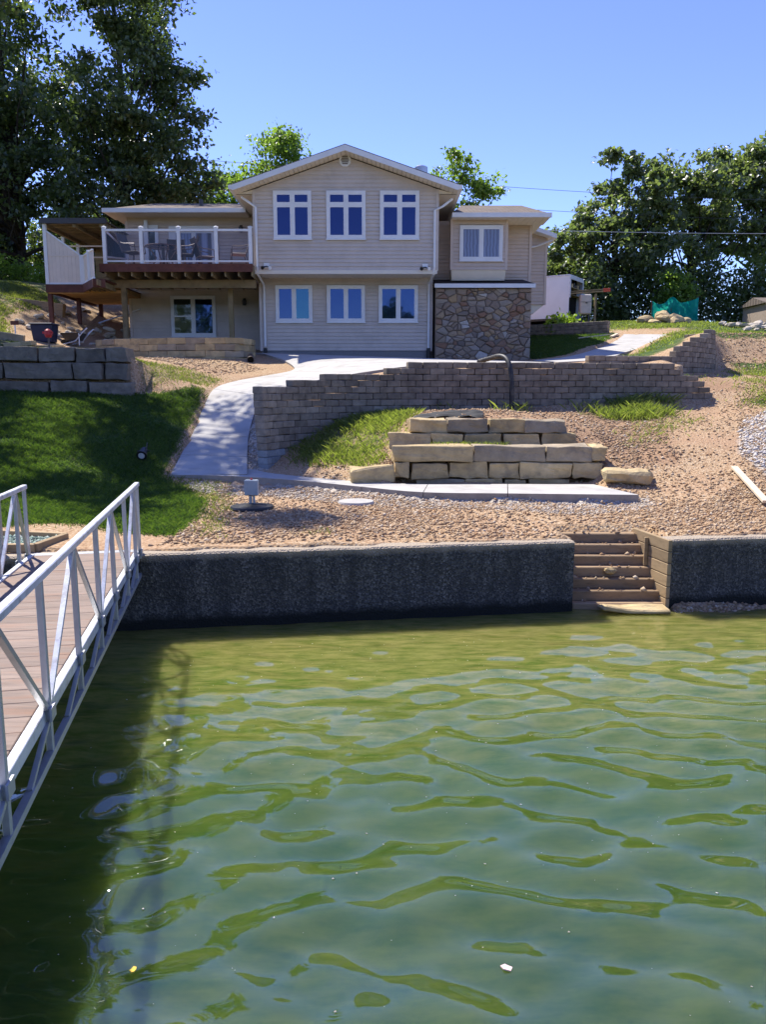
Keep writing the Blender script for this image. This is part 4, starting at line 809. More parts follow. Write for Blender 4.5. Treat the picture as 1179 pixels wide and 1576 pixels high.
# ------------------------------------------------------------------ deck furniture
def copy_tree(o, parent=None):
    c = o.copy(); COL.objects.link(c); c.parent = parent
    for ch in o.children: copy_tree(ch, c)
    return c
def chair(label, swivel):
    t = thing('patio_chair', label, 'chair', group='chairs on the raised deck')
    MB().box(-.26, .26, -.25, .25, .42, .46).build('seat', MT['cream_cushion' if not swivel else 'fabric_sling'], t, bevel=.015)
    MB().add([(-.25, .22, .46), (.25, .22, .46), (.25, .42, 1.02), (-.25, .42, 1.02), (-.25, .25, .46), (.25, .25, .46), (.25, .45, 1.02), (-.25, .45, 1.02)], [(0,1,2,3),(7,6,5,4),(0,4,5,1),(1,5,6,2),(2,6,7,3),(3,7,4,0)]).build('backrest', MT['fabric_sling'], t)
    for s in (-1, 1):
        MB().tube([(s*.28, -.24, .45), (s*.29, -.22, .66), (s*.29, .15, .68), (s*.28, .33, .74)], .018, 6).build('armrest', MT['bronze'], t)
        MB().tube([(s*.265, .22, .42), (s*.265, .44, 1.04)], .018, 6).build('back_frame', MT['bronze'], t)
    if swivel:
        MB().tube([(0, 0, .42), (0, 0, .1)], .03, 8).build('stem', MT['bronze'], t); MB().tube([(.25*math.cos(k*.5236), .25*math.sin(k*.5236), .04) for k in range(13)], .018, 6).build('base_ring', MT['bronze'], t)
        for k in range(4): a = k*math.pi/2+.4; MB().tube([(0, 0, .12), (.25*math.cos(a), .25*math.sin(a), .04)], .015, 6).build('leg', MT['bronze'], t)
    else:
        for s in (-1, 1): MB().tube([(s*.28, -.24, .45), (s*.28, -.26, .0)], .018, 6).build('leg', MT['bronze'], t); MB().tube([(s*.27, .22, .42), (s*.28, .30, .0)], .018, 6).build('leg', MT['bronze'], t)
    return t
c0 = chair('dark swivel patio chair left of the round table on the raised deck', True); c0.location = (-8.35, 26.75, 6.645); c0.rotation_euler = (0, 0, R(75)); c0.scale = (1.08,)*3
for (x, y, a, lab) in ((-7.25, 28.3, 185, 'dark swivel patio chair behind the round table on the raised deck'), (-6.75, 27.2, -80, 'dark swivel patio chair right of the round table on the raised deck')):
    c = copy_tree(c0); c.location = (x, y, 6.645); c.rotation_euler = (0, 0, R(a)); c['label'] = lab
c1 = chair('cream-cushioned patio armchair at the right end of the raised deck near the house corner', False); c1.location = (-4.85, 26.85, 6.645); c1.rotation_euler = (0, 0, R(-75))
c2 = copy_tree(c1); c2.location = (-6.1, 27.4, 6.645); c2.rotation_euler = (0, 0, R(120)); c2['label'] = 'cream-cushioned patio armchair in front of the sliding patio door'
tb = thing('patio_table', 'round dark patio table with glass top on the raised deck', 'table', (-7.45, 27.1, 6.645))
MB().lathe((-7.45, 27.1, 7.36), [(.56, 0), (.58, .01), (.58, .03), (.56, .035)], 28).build('table_top', MT['clear_glass'], tb); MB().tube([(-7.45+.575*math.cos(k*.2618), 27.1+.575*math.sin(k*.2618), 7.375) for k in range(25)], .02, 6).build('rim', MT['bronze'], tb)
for k in range(4): a = k*math.pi/2+.6; MB().tube([(-7.45+.5*math.cos(a), 27.1+.5*math.sin(a), 7.35), (-7.45+.25*math.cos(a), 27.1+.25*math.sin(a), 7.0), (-7.45+.42*math.cos(a), 27.1+.42*math.sin(a), 6.646)], .022, 6).build('leg', MT['bronze'], tb)
MB().tube([(-7.45, 27.1, 6.7), (-7.45, 27.1, 7.34)], .05, 8).build('umbrella_sleeve', MT['dark_metal'], tb)
# ------------------------------------------------------------------ gangway
GW = thing('gangway', 'aluminium truss gangway with brown plank deck leading from the dock to the shore', 'gangway', (-2.9, 6, 0))
gd = Vector((-.196, .981)); gl = Vector((-.981, -.196)); R0 = Vector((-2.66, 8.14)); GWD = 1.06
def gp(t, s, z): p = R0-gd*t+gl*s; return (p.x, p.y, z+.011*t)      # t: metres from the shore end, s: metres left of the right edge
rb = random.Random(8)
for k in range(39):
    t = .05+k*.2; me = MB().beam(gp(t+.1, .035, .868), gp(t+.1, GWD-.035, .868), .192, .03).mesh('deck_board', .004); link('deck_board', me, MT['gangway_board'], GW, loc=(0, 0, rb.uniform(-.0015, .0015)))
PT = [.02, .38, 1.08, 1.9, 2.66, 3.5, 4.38, 5.2, 6.02, 6.85, 7.7]
for s in (0, GWD):
    o = -.0 if s == 0 else .0; sg = -1 if s == 0 else 1; se = s+sg*.03
    MB().beam(gp(0, s, .855), gp(7.9, s, .855), .05, .075).build('toe_rail', MT['alu_white'], GW, bevel=.004); MB().beam(gp(-.02, se, 1.605), gp(7.9, se, 1.605), .05, .045).build('top_rail', MT['alu_white'], GW, bevel=.006)
    MB().beam(gp(.1, se, .64), gp(7.9, se, .64), .04, .04).build('bottom_chord', MT['galv'], GW)
    for i, t in enumerate(PT):
        MB().beam(gp(t, se, .61 if i else .80), gp(t, se, 1.583), .035, .035, up=(*gd, 0)).build('post', MT['galv'], GW, bevel=.004)
        MB().cbox(gp(t, se+sg*.024, .87), (.012, .10, .07), math.atan2(gl.y, gl.x)).build('gusset_plate', MT['galv'], GW)
        if i % 2 == 1:
            for j in (i-1, i+1):
                if j < len(PT) and i > 0: MB().beam(gp(t+(.03 if j > i else -.03), se, 1.575), gp(PT[j]-(.03 if j > i else -.03), se, .90), .028, .028, up=(*gl, 0)).build('diagonal', MT['alu_white' if j > i else 'galv'], GW)
        if 0 < i < len(PT)-1:
            MB().beam(gp(t+.03, se, .82), gp(t+.45, se, .66), .025, .025, up=(*gl, 0)).build('brace', MT['galv'], GW)
for k in range(1, 10): MB().beam(gp(k*.8, .05, .80), gp(k*.8, GWD-.05, .80), .05, .08).build('crossbeam', MT['galv'], GW)
MB().beam(gp(-.02, .0, .872), gp(-.02, GWD, .872), .12, .02).build('hinge_plate', MT['galv'], GW)
# ------------------------------------------------------------------ shore clutter
def gravel(name, label, mat, polys, n, s0, s1, seed, zfn=None, excl=(), flat=.7, kind='stuff', cat='gravel', group=None, bias=None):
    r = np.random.default_rng(seed); P = []; got = 0
    xs = [p[0] for q in polys for p in q]; ys = [p[1] for q in polys for p in q]
    while got < n:
        m = n*3; x = r.uniform(min(xs), max(xs), m); y = r.uniform(min(ys), max(ys), m); k = np.zeros(m, bool)
        for q in polys: k |= pip(x+r.normal(0, .06, m), y+r.normal(0, .06, m), q)
        for q in excl: k &= ~pip(x+r.normal(0, .05, m), y+r.normal(0, .05, m), q)
        if bias is not None: k &= r.random(m) < bias(x, y)
        P.append(np.c_[x, y][k]); got += k.sum()
    P = np.concatenate(P)[:n]; z = gat(P[:, 0], P[:, 1]) if zfn is None else zfn(P[:, 0], P[:, 1])
    base = np.array([(1,0,0),(-1,0,0),(0,1,0),(0,-1,0),(0,0,1),(0,0,-1)], float); F8 = np.array([(0,2,4),(2,1,4),(1,3,4),(3,0,4),(2,0,5),(1,2,5),(3,1,5),(0,3,5)])
    V = base[None]*(1+r.uniform(-.35, .35, (n, 6, 3)))+r.normal(0, .22, (n, 6, 3)); sz = s0+(s1-s0)*r.random(n)**3.4
    a = r.uniform(0, 6.283, n); ca_, sa_ = np.cos(a), np.sin(a); X = V[:, :, 0]*ca_[:, None]-V[:, :, 1]*sa_[:, None]; Y = V[:, :, 0]*sa_[:, None]+V[:, :, 1]*ca_[:, None]
    V = np.stack([X, Y*.85, V[:, :, 2]*flat], -1)*sz[:, None, None]; V[:, :, 0] += P[:, 0, None]; V[:, :, 1] += P[:, 1, None]; V[:, :, 2] += (z+sz*.25)[:, None]
    Fc = (F8[None]+np.arange(n)[:, None, None]*6).reshape(-1, 3); return tag(link(name, npmesh(name, V.reshape(-1, 3), Fc, 3), MT[mat]), label, cat, group, kind)
WALKP = [(s[0][0], s[0][1]) for s in WALK]+[(s[1][0], s[1][1]) for s in WALK[::-1]]; LOWP = [(s[0][0], s[0][1]) for s in LOWER]+[(s[1][0], s[1][1]) for s in LOWER[::-1]]
BANK = [(-2.5,8.45),(2.2,9.1),(2.1,9.8),(3.3,9.85),(3.5,9.2),(8,9.9),(10,14),(9.3,20),(7.8,18.4),(7.0,17.6),(4,16.8),(4,13.2),(3.6,12.7),(3.9,11.4),(.6,11.6),(-1.4,13.0),(-2.9,13.4),(-2.6,11)]
gravel('gravel', 'loose tan and rust gravel covering the bank above the seawall', 'gravel_tan', [BANK], 60000, .006, .034, 1, excl=[LOWP, WALKP, LAWN], bias=lambda x, y: np.clip(1.6-(y-9)/8, .25, 1)*np.where(pip(x, y, SOIL3), .7, 1)*np.where(np.abs(x-(4.9+(y-12)*.42))<.75*np.clip((y-11.2),0,1), .3, 1)*np.clip(.65+.5*np.sin(x*1.3+np.sin(y*1.1)*1.4)*np.sin(y*1.7), .25, 1))
gravel('gravel', 'coarse tan rubble on the soil between the terraced stones and the block wall', 'gravel_tan', [SOIL, [(-1.5,13.4),(-.6,13.0),(-.6,13.7),(-1.5,14.4)], [(-.2,14.5),(.9,14.4),(1,16.3),(.3,16.4)], [(9.7,20.3),(12.5,20.5),(13.2,26),(11.2,26.5),(9.9,23.6)], [(-4.4,21),(-8.5,22.3),(-8.6,24.4),(-4.6,24.0),(-3.3,22.8)]], 14000, .008, .04, 2, excl=[WALKP])
gravel('gravel', 'grey crushed stone along the front of the lower slab', 'gravel_grey', [GREYG, GREYS], 7000, .009, .032, 3, excl=[LOWP, WALKP])
gravel('gravel', 'spread of white crushed stone on the slope at the right edge', 'gravel_white', [WHITEG], 9000, .014, .05, 4)
gravel('gravel', 'wet pebbles forming the small beach below the timber steps', 'gravel_tan', [[(1.9,8.35),(2.2,8.8),(3.4,8.85),(4.6,9.05),(5.2,9.1),(5.0,8.75),(3.6,8.5)]], 3500, .010, .04, 5, zfn=lambda x, y: gat(x, y))
pz = lambda x, y: .075+np.floor((y-8.93)/.118)*.12
gravel('pebbles', 'scattered pebbles lying on the treads of the timber steps', 'gravel_tan', [[(2.3,9.0),(3.3,9.0),(3.25,9.72),(2.3,9.72)]], 90, .012, .045, 6, zfn=pz, cat='pebbles')
# utility box on a stake above a black lid
ub = thing('utility_box', 'small grey electrical box on a post above the gravel bank', 'utility box', (-1.93, 11.2, .93))
MB().box(-2.03, -1.83, 11.15, 11.25, 1.07, 1.30).build('enclosure', MT['grey_box'], ub, bevel=.012); MB().tube([(-1.95, 11.2, .85), (-1.95, 11.2, 1.08)], .025, 8).build('post', MT['galv'], ub); MB().tube([(-1.90, 11.2, .85), (-1.90, 11.2, 1.08)], .018, 8).build('conduit', MT['grey_box'], ub); MB().lathe((-1.93, 11.2, 1.30), [(.018, 0), (.018, .015), (.008, .025)], 8).build('indicator', MT['red_paint'], ub)
def lid(x, y, r, m, lab):
    z = g1(x, y); t = thing('access_lid', lab, 'lid', (x, y, z)); MB().lathe((x, y, z-.05), [(r*1.02, 0), (r*1.02, .075), (r*.98, .10), (r*.3, .115)], 28).build('cover', MT[m], t); MB().lathe((x, y, z-.08), [(r*.9, 0), (r*.9, .04)], 20).build('riser', MT['black_plastic'], t)
lid(-1.9, 11.02, .31, 'black_plastic', 'round black access lid under the grey electrical box'); lid(-.41, 11.55, .27, 'concrete', 'round pale grey access lid lying in the gravel')
tag(MB().beam((5.85, 12.75, 1.33), (5.52, 10.95, 1.01), .10, .04).build('board', MT['fresh_board'], bevel=.003), 'pale new lumber board lying on the slope at the right', 'board')
# corrugated pipe over the block wall
pp = [(2.2, 18.0, 3.24), (2.42, 17.5, 3.30), (2.55, 17.15, 3.33), (2.66, 16.92, 3.27), (2.72, 16.76, 3.10), (2.75, 16.68, 2.8), (2.76, 16.66, 2.5), (2.77, 16.66, 2.15)]
pts = []; A = np.array(pp)
for s in cr([(p, p) for p in pp], 10): pts += [tuple(q[0]) for q in s[:-1]]
tag(MB().tube(pts, [.055 if i % 2 else .048 for i in range(len(pts))], 10).build('drain_pipe', MT['pipe_black'], smooth=True), 'black corrugated drain pipe hanging over the grey block wall', 'pipe')
dp = thing('drain_outlet', 'short dark drain pipe poking from the ground beside the curved garden wall', 'pipe', (-4.05, 23.9, 3.5))
MB().tube([(-4.1, 24.25, 3.62), (-4.02, 23.75, 3.5)], .10, 14, cap=False).build('barrel', MT['bronze'], dp); MB().tube([(-4.09, 24.2, 3.61), (-4.025, 23.8, 3.512)], .085, 14).build('bore', MT['dark_void'], dp)
def crumple(name, lab, x, y, sx, sy, seed, mat='silt_cloth', cat='fabric'):
    n = 14; V = []; 
    for j in range(n):
        for i in range(n):
            u, w_ = i/(n-1)-.5, j/(n-1)-.5; X, Y = x+u*sx, y+w_*sy; V.append((X+.05*mnoise.noise(Vector((u*4, w_*4, seed))), Y+.05*mnoise.noise(Vector((u*4, w_*4, seed+9))), g1(X, Y)+.035+.05*mnoise.noise(Vector((u*6, w_*6, seed+3)))))
    F4 = [(j*n+i, j*n+i+1, (j+1)*n+i+1, (j+1)*n+i) for j in range(n-1) for i in range(n-1)]; tag(MB().add(V, F4).build(name, MT[mat], smooth=True), lab, cat)
crumple('landscape_fabric', 'crumpled black landscape fabric behind the top row of terraced stones', 1.25, 14.75, 1.3, .5, 3); crumple('landscape_fabric', 'scrap of black landscape fabric on top of the block wall right of the pipe', 3.6, 17.75, .9, .35, 5)
# garden spotlight lying on the lawn
sp = thing('garden_light', 'small black spotlight standing in the shaded lawn', 'light', (-4.5, 14.4, g1(-4.5, 14.4))); z = g1(-4.5, 14.4)
MB().tube([(-4.5, 14.4, z-.05), (-4.5, 14.4, z+.12)], .015, 6).build('stake', MT['black_plastic'], sp); MB().tube([(-4.5, 14.5, z+.2), (-4.5, 14.3, z+.1)], [.06, .10], 12).build('lamp_head', MT['black_plastic'], sp)
MB().tube([(-4.5, 14.3, z+.1), (-4.5, 14.292, z+.096)], .06, 12).build('lens', MT['alu_white'], sp); MB().box(-4.62, -4.38, 14.42, 14.46, z+.17, z+.19).build('bracket', MT['black_plastic'], sp); MB().tube([(-4.46, 14.45, z+.17), (-4.44, 14.5, z+.33)], .012, 6).build('sensor_stalk', MT['black_plastic'], sp)
# timber-edged bed and service post by the gangway
pb_ = thing('edged_bed', 'timber-edged bed of green and white stones beside the gangway', 'garden bed', (-4.2, 8.6, .86))
cn = [(-5.4, 9.25), (-3.72, 8.86), (-3.80, 8.22), (-5.4, 8.16)]
for a, b_ in zip(cn[:3], cn[1:4]): MB().beam((*a, .90), (*b_, .90), .07, .09).build('edging', MT['timber_plank'], pb_, bevel=.005)
gravel('stones', 'green and white stone chips filling the timber-edged bed', 'glass_chips', [[(-5.3,9.15),(-3.8,8.82),(-3.87,8.28),(-5.3,8.25)]], 2200, .012, .04, 9, cat='stones')
sv = thing('service_post', 'galvanized perforated post carrying a grey electrical panel by the gangway', 'post', (-4.12, 8.12, .6))
MB().box(-4.16, -4.10, 8.10, 8.15, .4, 1.86).build('post', MT['galv'], sv); MB().box(-4.50, -4.165, 8.07, 8.17, 1.52, 1.80).build('panel_box', MT['grey_box'], sv, bevel=.01)
for k in range(14): MB().lathe((-4.13, 8.095, 1.0+k*.06), [(.012, 0), (.012, .012)], 6).build('hole', MT['dark_void'], sv)
# ------------------------------------------------------------------ upper left yard
bn = thing('storage_bin', 'dark blue plastic bin beside the landing post', 'bin', (-10.75, 25.0, 4.1)); z = g1(-10.75, 25.0)
MB().add([(-11.03, 24.78, z-.02), (-10.47, 24.78, z-.02), (-10.47, 25.24, z-.02), (-11.03, 25.24, z-.02), (-11.09, 24.73, z+.52), (-10.41, 24.73, z+.52), (-10.41, 25.29, z+.52), (-11.09, 25.29, z+.52)], [(3,2,1,0),(0,1,5,4),(1,2,6,5),(2,3,7,6),(3,0,4,7),(4,5,6,7)]).build('body', MT['blue_bin'], bn, bevel=.02); MB().box(-11.12, -10.38, 24.70, 25.32, z+.52, z+.57).build('lid', MT['blue_bin'], bn, bevel=.015)
z = g1(-7.85, 18.45); fs_ = thing('marker_stake', 'red-topped marker stake at the top of the grey block wall', 'stake', (-7.85, 18.45, z)); MB().tube([(-7.85, 18.45, z-.1), (-7.85, 18.45, z+.33)], .022, 8).build('shaft', MT['bronze'], fs_); MB().lathe((-7.85, 18.45, z+.31), [(.06, 0), (.09, .06), (.08, .16), (.03, .2)], 10).build('cap', MT['red_paint'], fs_); MB().cbox((-7.85, 18.42, z+.42), (.24, .03, .05)).build('handle', MT['red_paint'], fs_)
z = g1(-11.35, 24.3); sg_ = thing('garden_sign', 'small brown sign on a white stake left of the blue bin', 'sign', (-11.35, 24.3, z)); MB().tube([(-11.35, 24.3, z-.1), (-11.35, 24.3, z+.42)], .02, 6).build('stake', MT['alu_white'], sg_); MB().box(-11.47, -11.23, 24.26, 24.30, z+.38, z+.5).build('board', MT['deck_stain'], sg_)
z = g1(-10.1, 25.7); ct = thing('garden_cart', 'grey garden cart with tubular frame under the landing', 'cart', (-10.1, 25.7, z))
MB().add([(-10.3, 25.5, z+.16), (-9.9, 25.5, z+.16), (-9.9, 25.9, z+.16), (-10.3, 25.9, z+.16), (-10.45, 25.4, z+.40), (-9.8, 25.4, z+.40), (-9.8, 26.0, z+.40), (-10.45, 26.0, z+.40)], [(3,2,1,0),(0,1,5,4),(1,2,6,5),(2,3,7,6),(3,0,4,7),(4,5,6,7)]).build('tub', MT['dark_metal'], ct)
for y in (25.42, 25.98): MB().tube([(-10.4, y, z+.02), (-9.95, y, z+.14), (-9.7, y, z+.42), (-9.55, y, z+.55)], .02, 6).build('frame', MT['alu_white'], ct)
MB().tube([(-10.4, 25.62, z+.1), (-10.4, 25.78, z+.1)], .11, 14).build('wheel', MT['black_plastic'], ct); MB().tube([(-9.83, 25.42, z), (-9.83, 25.42, z+.4)], .018, 6).build('leg', MT['alu_white'], ct)
for i, (x, y, sx, a, lab) in enumerate(((-10.3, 22.3, .75, .1, 'flat tan paving slab lying on the upper lawn nearest the block wall'), (-9.75, 22.9, .7, -.4, 'flat tan paving slab tilted on the upper lawn beside the blue bin'), (-11.2, 23.6, .8, .3, 'dark paving block on the upper lawn at the far left'))):
    me = rough_block('paving_slab', (sx, .5, .14 if i < 2 else .25), 200+i, .015, .01, 1); tag(link('paving_slab', me, MT['limestone' if i < 2 else 'limestone_grey'], loc=(x, y, g1(x, y)+.09), rot=(.05, .12*(i-1), a)), lab, 'paving slab')
tag(MB().beam((-30, 30.6, g1(-30, 30.6)+.12), (-11.9, 29.5, g1(-11.9, 29.5)+.2), .25, .55).build('timber_border', MT['old_timber'], bevel=.01), 'long brown timber border across the upper left yard', 'border', None, 'thing')
def rocks(name, label, spots, mat, cat='rocks', seed=1):
    r = random.Random(seed); x0, y0 = spots[0][:2]; t = thing(name, label, cat, (x0, y0, g1(x0, y0))); vs = [rock_mesh('rock', seed*10+i, 2, .4) for i in range(5)]
    for m_ in vs: m_.materials.append(MT[mat])
    for (x, y, s, dz) in spots: link('rock', vs[r.randrange(5)], None, t, loc=(x, y, g1(x, y)+s*.22+dz), rot=(r.uniform(-.3, .3), r.uniform(-.3, .3), r.uniform(0, 6)), scale=(s*r.uniform(.8, 1.2), s*r.uniform(.6, .9), s*r.uniform(.35, .6)))
    return t
rr2 = random.Random(21)
rocks('rock_pile', 'loose pale rocks strewn on the ground below the landing', [(rr2.uniform(-12.5, -9.4), rr2.uniform(26.5, 31.5), rr2.uniform(.08, .22), 0) for _ in range(45)], 'pale_rock', seed=2)
rocks('rock_pile', 'row of rough stones along the foot of the shaded crawl space', [(-9.9+k*.16, 28.3+rr2.uniform(-.3, .3), rr2.uniform(.14, .28), rr2.choice((0, 0, .15))) for k in range(24)], 'limestone_grey', seed=3)
# ------------------------------------------------------------------ right background
rocks('rock_pile', 'flat brown boulders in front of the green fabric screen', [(12.1, 36.4, .5, 0), (12.8, 36.2, .5, .02), (13.5, 36.3, .45, .04), (12.4, 36.0, .36, -.03), (13.2, 35.8, .4, -.03), (13.0, 36.5, .5, .15), (13.9, 36.2, .32, 0)], 'limestone', seed=4)
rocks('rock_pile', 'heap of white rocks on the crest in front of the shed', [(14.6+rr2.random()*5.5, 32.5+rr2.uniform(-2.2, 3), rr2.uniform(.10, .26), rr2.uniform(0, .1)) for _ in range(110)], 'pale_rock', seed=5)
gf = thing('fabric_screen', 'teal green fabric screen strung between stakes in front of the oaks', 'screen', (15.5, 42, 6.1))
def ftop(u): return 7.12+.32*math.exp(-((u-.42)/.12)**2)+.34*max(0, (u-.62)/.38)+.12*math.exp(-(u/.06)**2)-.04*math.sin(u*9)
nu, nv = 48, 14; V = []
for j in range(nv):
    for i in range(nu):
        u = i/(nu-1); w_ = j/(nv-1); x = 14.3+2.45*u; zt = ftop(u); zb = g1(x, 42)-.03; fold = .05*math.sin(u*31+w_*2)*(1-.3*w_)+.08*mnoise.noise(Vector((u*7, w_*3, 1))); V.append((x, 42+fold, zb+(zt-zb)*w_))
o = MB().add(V, [(j*nu+i, j*nu+i+1, (j+1)*nu+i+1, (j+1)*nu+i) for j in range(nv-1) for i in range(nu-1)]).build('sheet', MT['green_fabric'], gf, smooth=True)
for u in (0, .42, 1): x = 14.3+2.45*u; MB().tube([(x, 42.08, g1(x, 42)-.2), (x, 42.08, ftop(u)+.03)], .03, 6).build('stake', MT['deck_stain'], gf)
shd = thing('shed', 'small weathered brown wooden shed at the right edge by the trees', 'shed', (19.80, 38.5, 5.7)); zb = 5.55
for k in range(14): x = 18.45+k*.2; MB().box(x, x+.19, 38.0, 38.04, zb, 6.72).build('wall_board', MT['shed_wood'], shd)
MB().box(18.45, 21.20, 38.041, 40.5, zb, 6.70).build('wall', MT['shed_wood'], shd); MB().add([(18.30, 37.8, 6.72), (21.40, 37.8, 6.72), (21.40, 39.2, 7.1), (18.30, 39.2, 7.1), (21.40, 40.7, 6.72), (18.30, 40.7, 6.72)], [(0,1,2,3),(3,2,4,5),(1,4,2),(0,3,5),(0,5,4,1)]).build('roof', MT['shingle'], shd)
MB().box(18.30, 21.40, 37.78, 37.82, 6.62, 6.74).build('fascia', MT['shed_wood'], shd)
# cargo trailer
TR = thing('cargo_trailer', 'white box trailer with its open end facing right behind the house', 'trailer', (9.15, 39, 5.75)); A_ = Vector((9.15, 39.0)); ts = Vector((-.85, .53)); te = Vector((.53, .85))
def tq(a, b_, z): p = A_+ts*a+te*b_; return (p.x, p.y, z)
def tbox(a0, a1, b0, b1, z0, z1): return MB().add([tq(a0, b0, z0), tq(a1, b0, z0), tq(a1, b1, z0), tq(a0, b1, z0), tq(a0, b0, z1), tq(a1, b0, z1), tq(a1, b1, z1), tq(a0, b1, z1)], [(3,2,1,0),(4,5,6,7),(0,1,5,4),(1,2,6,5),(2,3,7,6),(3,0,4,7)])
tbox(.0, 6, 0, .05, 6.12, 8.12).build('side_wall', MT['trailer_white'], TR); tbox(0, 6, 2.05, 2.1, 6.12, 8.12).build('side_wall', MT['trailer_white'], TR); tbox(-.03, 6.03, -.03, 2.13, 8.12, 8.19).build('roof', MT['alu_white'], TR); tbox(0, 6, .05, 2.05, 6.02, 6.12).build('floor', MT['dark_metal'], TR)
tbox(5.9, 6, .05, 2.05, 6.12, 8.12).build('front_wall', MT['trailer_white'], TR)
for b0, b1 in ((.0, .12), (1.98, 2.1)): tbox(-.05, -.001, b0, b1, 7.1, 8.12).build('door_frame', MT['alu_white'], TR)
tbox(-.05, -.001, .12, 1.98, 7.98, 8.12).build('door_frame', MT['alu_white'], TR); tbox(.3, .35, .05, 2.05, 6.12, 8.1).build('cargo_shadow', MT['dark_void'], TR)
for z in (7.25, 7.6): tbox(.0, .3, .06, 2.04, z, z+.03).build('shelf', MT['deck_wood'], TR)
for k in range(6): tbox(.02, .25, .15+k*.3, .33+k*.3, 7.63, 7.75+.05*(k % 3)).build('cargo_box', MT[['bronze', 'limestone', 'dark_metal'][k % 3]], TR)
for a in (2.4, 3.3):
    for b0 in (-.02, 1.95): c = tq(a, b0, 6.0); e = tq(a, b0+.2, 6.0); w_ = MB().tube([c, e], .33, 18).build('wheel', MT['black_plastic'], TR)
cab = thing('tool_cabinet', 'pale beige cabinet standing at the open end of the trailer', 'cabinet', (9.9, 39.1, 5.75)); MB().box(9.72, 10.28, 38.95, 39.35, 6.28, 7.25).build('body', MT['beige_wall'], cab, bevel=.06); MB().box(9.73, 10.27, 38.935, 38.95, 6.86, 6.875).build('door_gap', MT['dark_void'], cab); MB().box(9.97, 10.06, 38.92, 38.95, 6.80, 6.84).build('latch', MT['black_plastic'], cab)
for x in (9.8, 10.2): MB().box(x-.04, x+.04, 39.1, 39.2, 5.6, 6.28).build('leg', MT['dark_metal'], cab)
lb = thing('lumber_stack', 'bundle of long poles with red wrapped ends sticking out of the trailer', 'lumber', (10.4, 39.2, 7.3))
for k, (dy, dz) in enumerate(((0, 0), (.12, .02), (.05, .1))):
    p = MB().beam((9.3, 39.25+dy, 7.30+dz), (11.15, 39.0+dy, 7.40+dz), .09, .06).build('pole', MT['deck_wood'], lb); MB().beam((10.85, 39.04+dy, 7.385+dz), (11.18, 38.995+dy, 7.402+dz), .11, .08).build('red_wrap', MT['orange_red'], p)
MB().box(10.45, 10.55, 39.1, 39.2, 5.6, 7.28).build('prop', MT['deck_wood'], lb)
for k, (p, q, lab) in enumerate((((7.9, 31.8, 4.85), (9.3, 32.0, 4.98), 'form board lying at the head of the side path'), ((9.0, 31.0, 4.75), (9.5, 31.9, 4.9), 'short form board angled beside the side path'))):
    tag(MB().beam((p[0], p[1], g1(p[0], p[1])+.06), (q[0], q[1], g1(q[0], q[1])+.06), .12, .05).build('form_board', MT['fresh_board']), lab, 'board')
# overhead wires
for (p, q, sag, lab) in (((3.0, 45, 14.0), (34, 46, 13.1), .3, 'uppermost thin overhead wire crossing the sky right of the house'), ((3.0, 45, 12.85), (34, 46, 12.0), .25, 'middle thin overhead wire crossing the sky right of the house'), ((5.0, 44, 11.35), (30, 40, 10.4), .2, 'lowest and thickest overhead wire crossing the oaks'), ((-30, 48, 18.2), (2, 44, 14.0), .3, 'thin overhead wire behind the left side of the gable roof')):
    P_ = [Vector(p).lerp(Vector(q), k/24)-Vector((0, 0, sag*4*(k/24)*(1-k/24))) for k in range(25)]; tag(MB().tube(P_, .012 if 'thick' not in lab else .017, 5).build('overhead_wire', MT['wire'] if 'thick' not in lab else MT['galv']), lab, 'wire')
# things afloat
def petal(x, y, s, m, lab, seed):
    n = 7; V = [(x, y, .012)]+[(x+s*(1+.3*math.sin(k*2.3+seed))*math.cos(k*.898), y+s*(1+.3*math.cos(k*1.7+seed))*math.sin(k*.898), .012+.25*s*abs(math.sin(k*1.9+seed))) for k in range(n)]; V += [(a, b_, c-.006) for a, b_, c in V]
    tag(MB().add(V, [(0, k+1, (k+1) % n+1) for k in range(n)]+[(n+1, n+1+(k+1) % n+1, n+1+k+1) for k in range(n)]+[(k+1, n+2+k, n+2+(k+1) % n, (k+1) % n+1) for k in range(n)]).build('petal', MT[m]), lab, 'petal')
petal(.56, 3.12, .022, 'pink_petal', 'pale pink petal floating on the water near the camera', 1); petal(-1.13, 3.11, .016, 'yellow_leaf', 'tiny yellow leaf floating in the shade of the gangway', 4)
gravel('floating_specks', 'pale pollen and seed specks floating on the water', 'gravel_white', [[(-2.2,2.8),(2.6,2.8),(4.2,8.4),(-2.2,7.6)]], 420, .0025, .008, 12, zfn=lambda x, y: sampw(x, y)*np.clip((np.interp(x, SEA_X, SEA_Y)-y)/3.2, .16, 1)+.002, flat=.3, cat='specks')
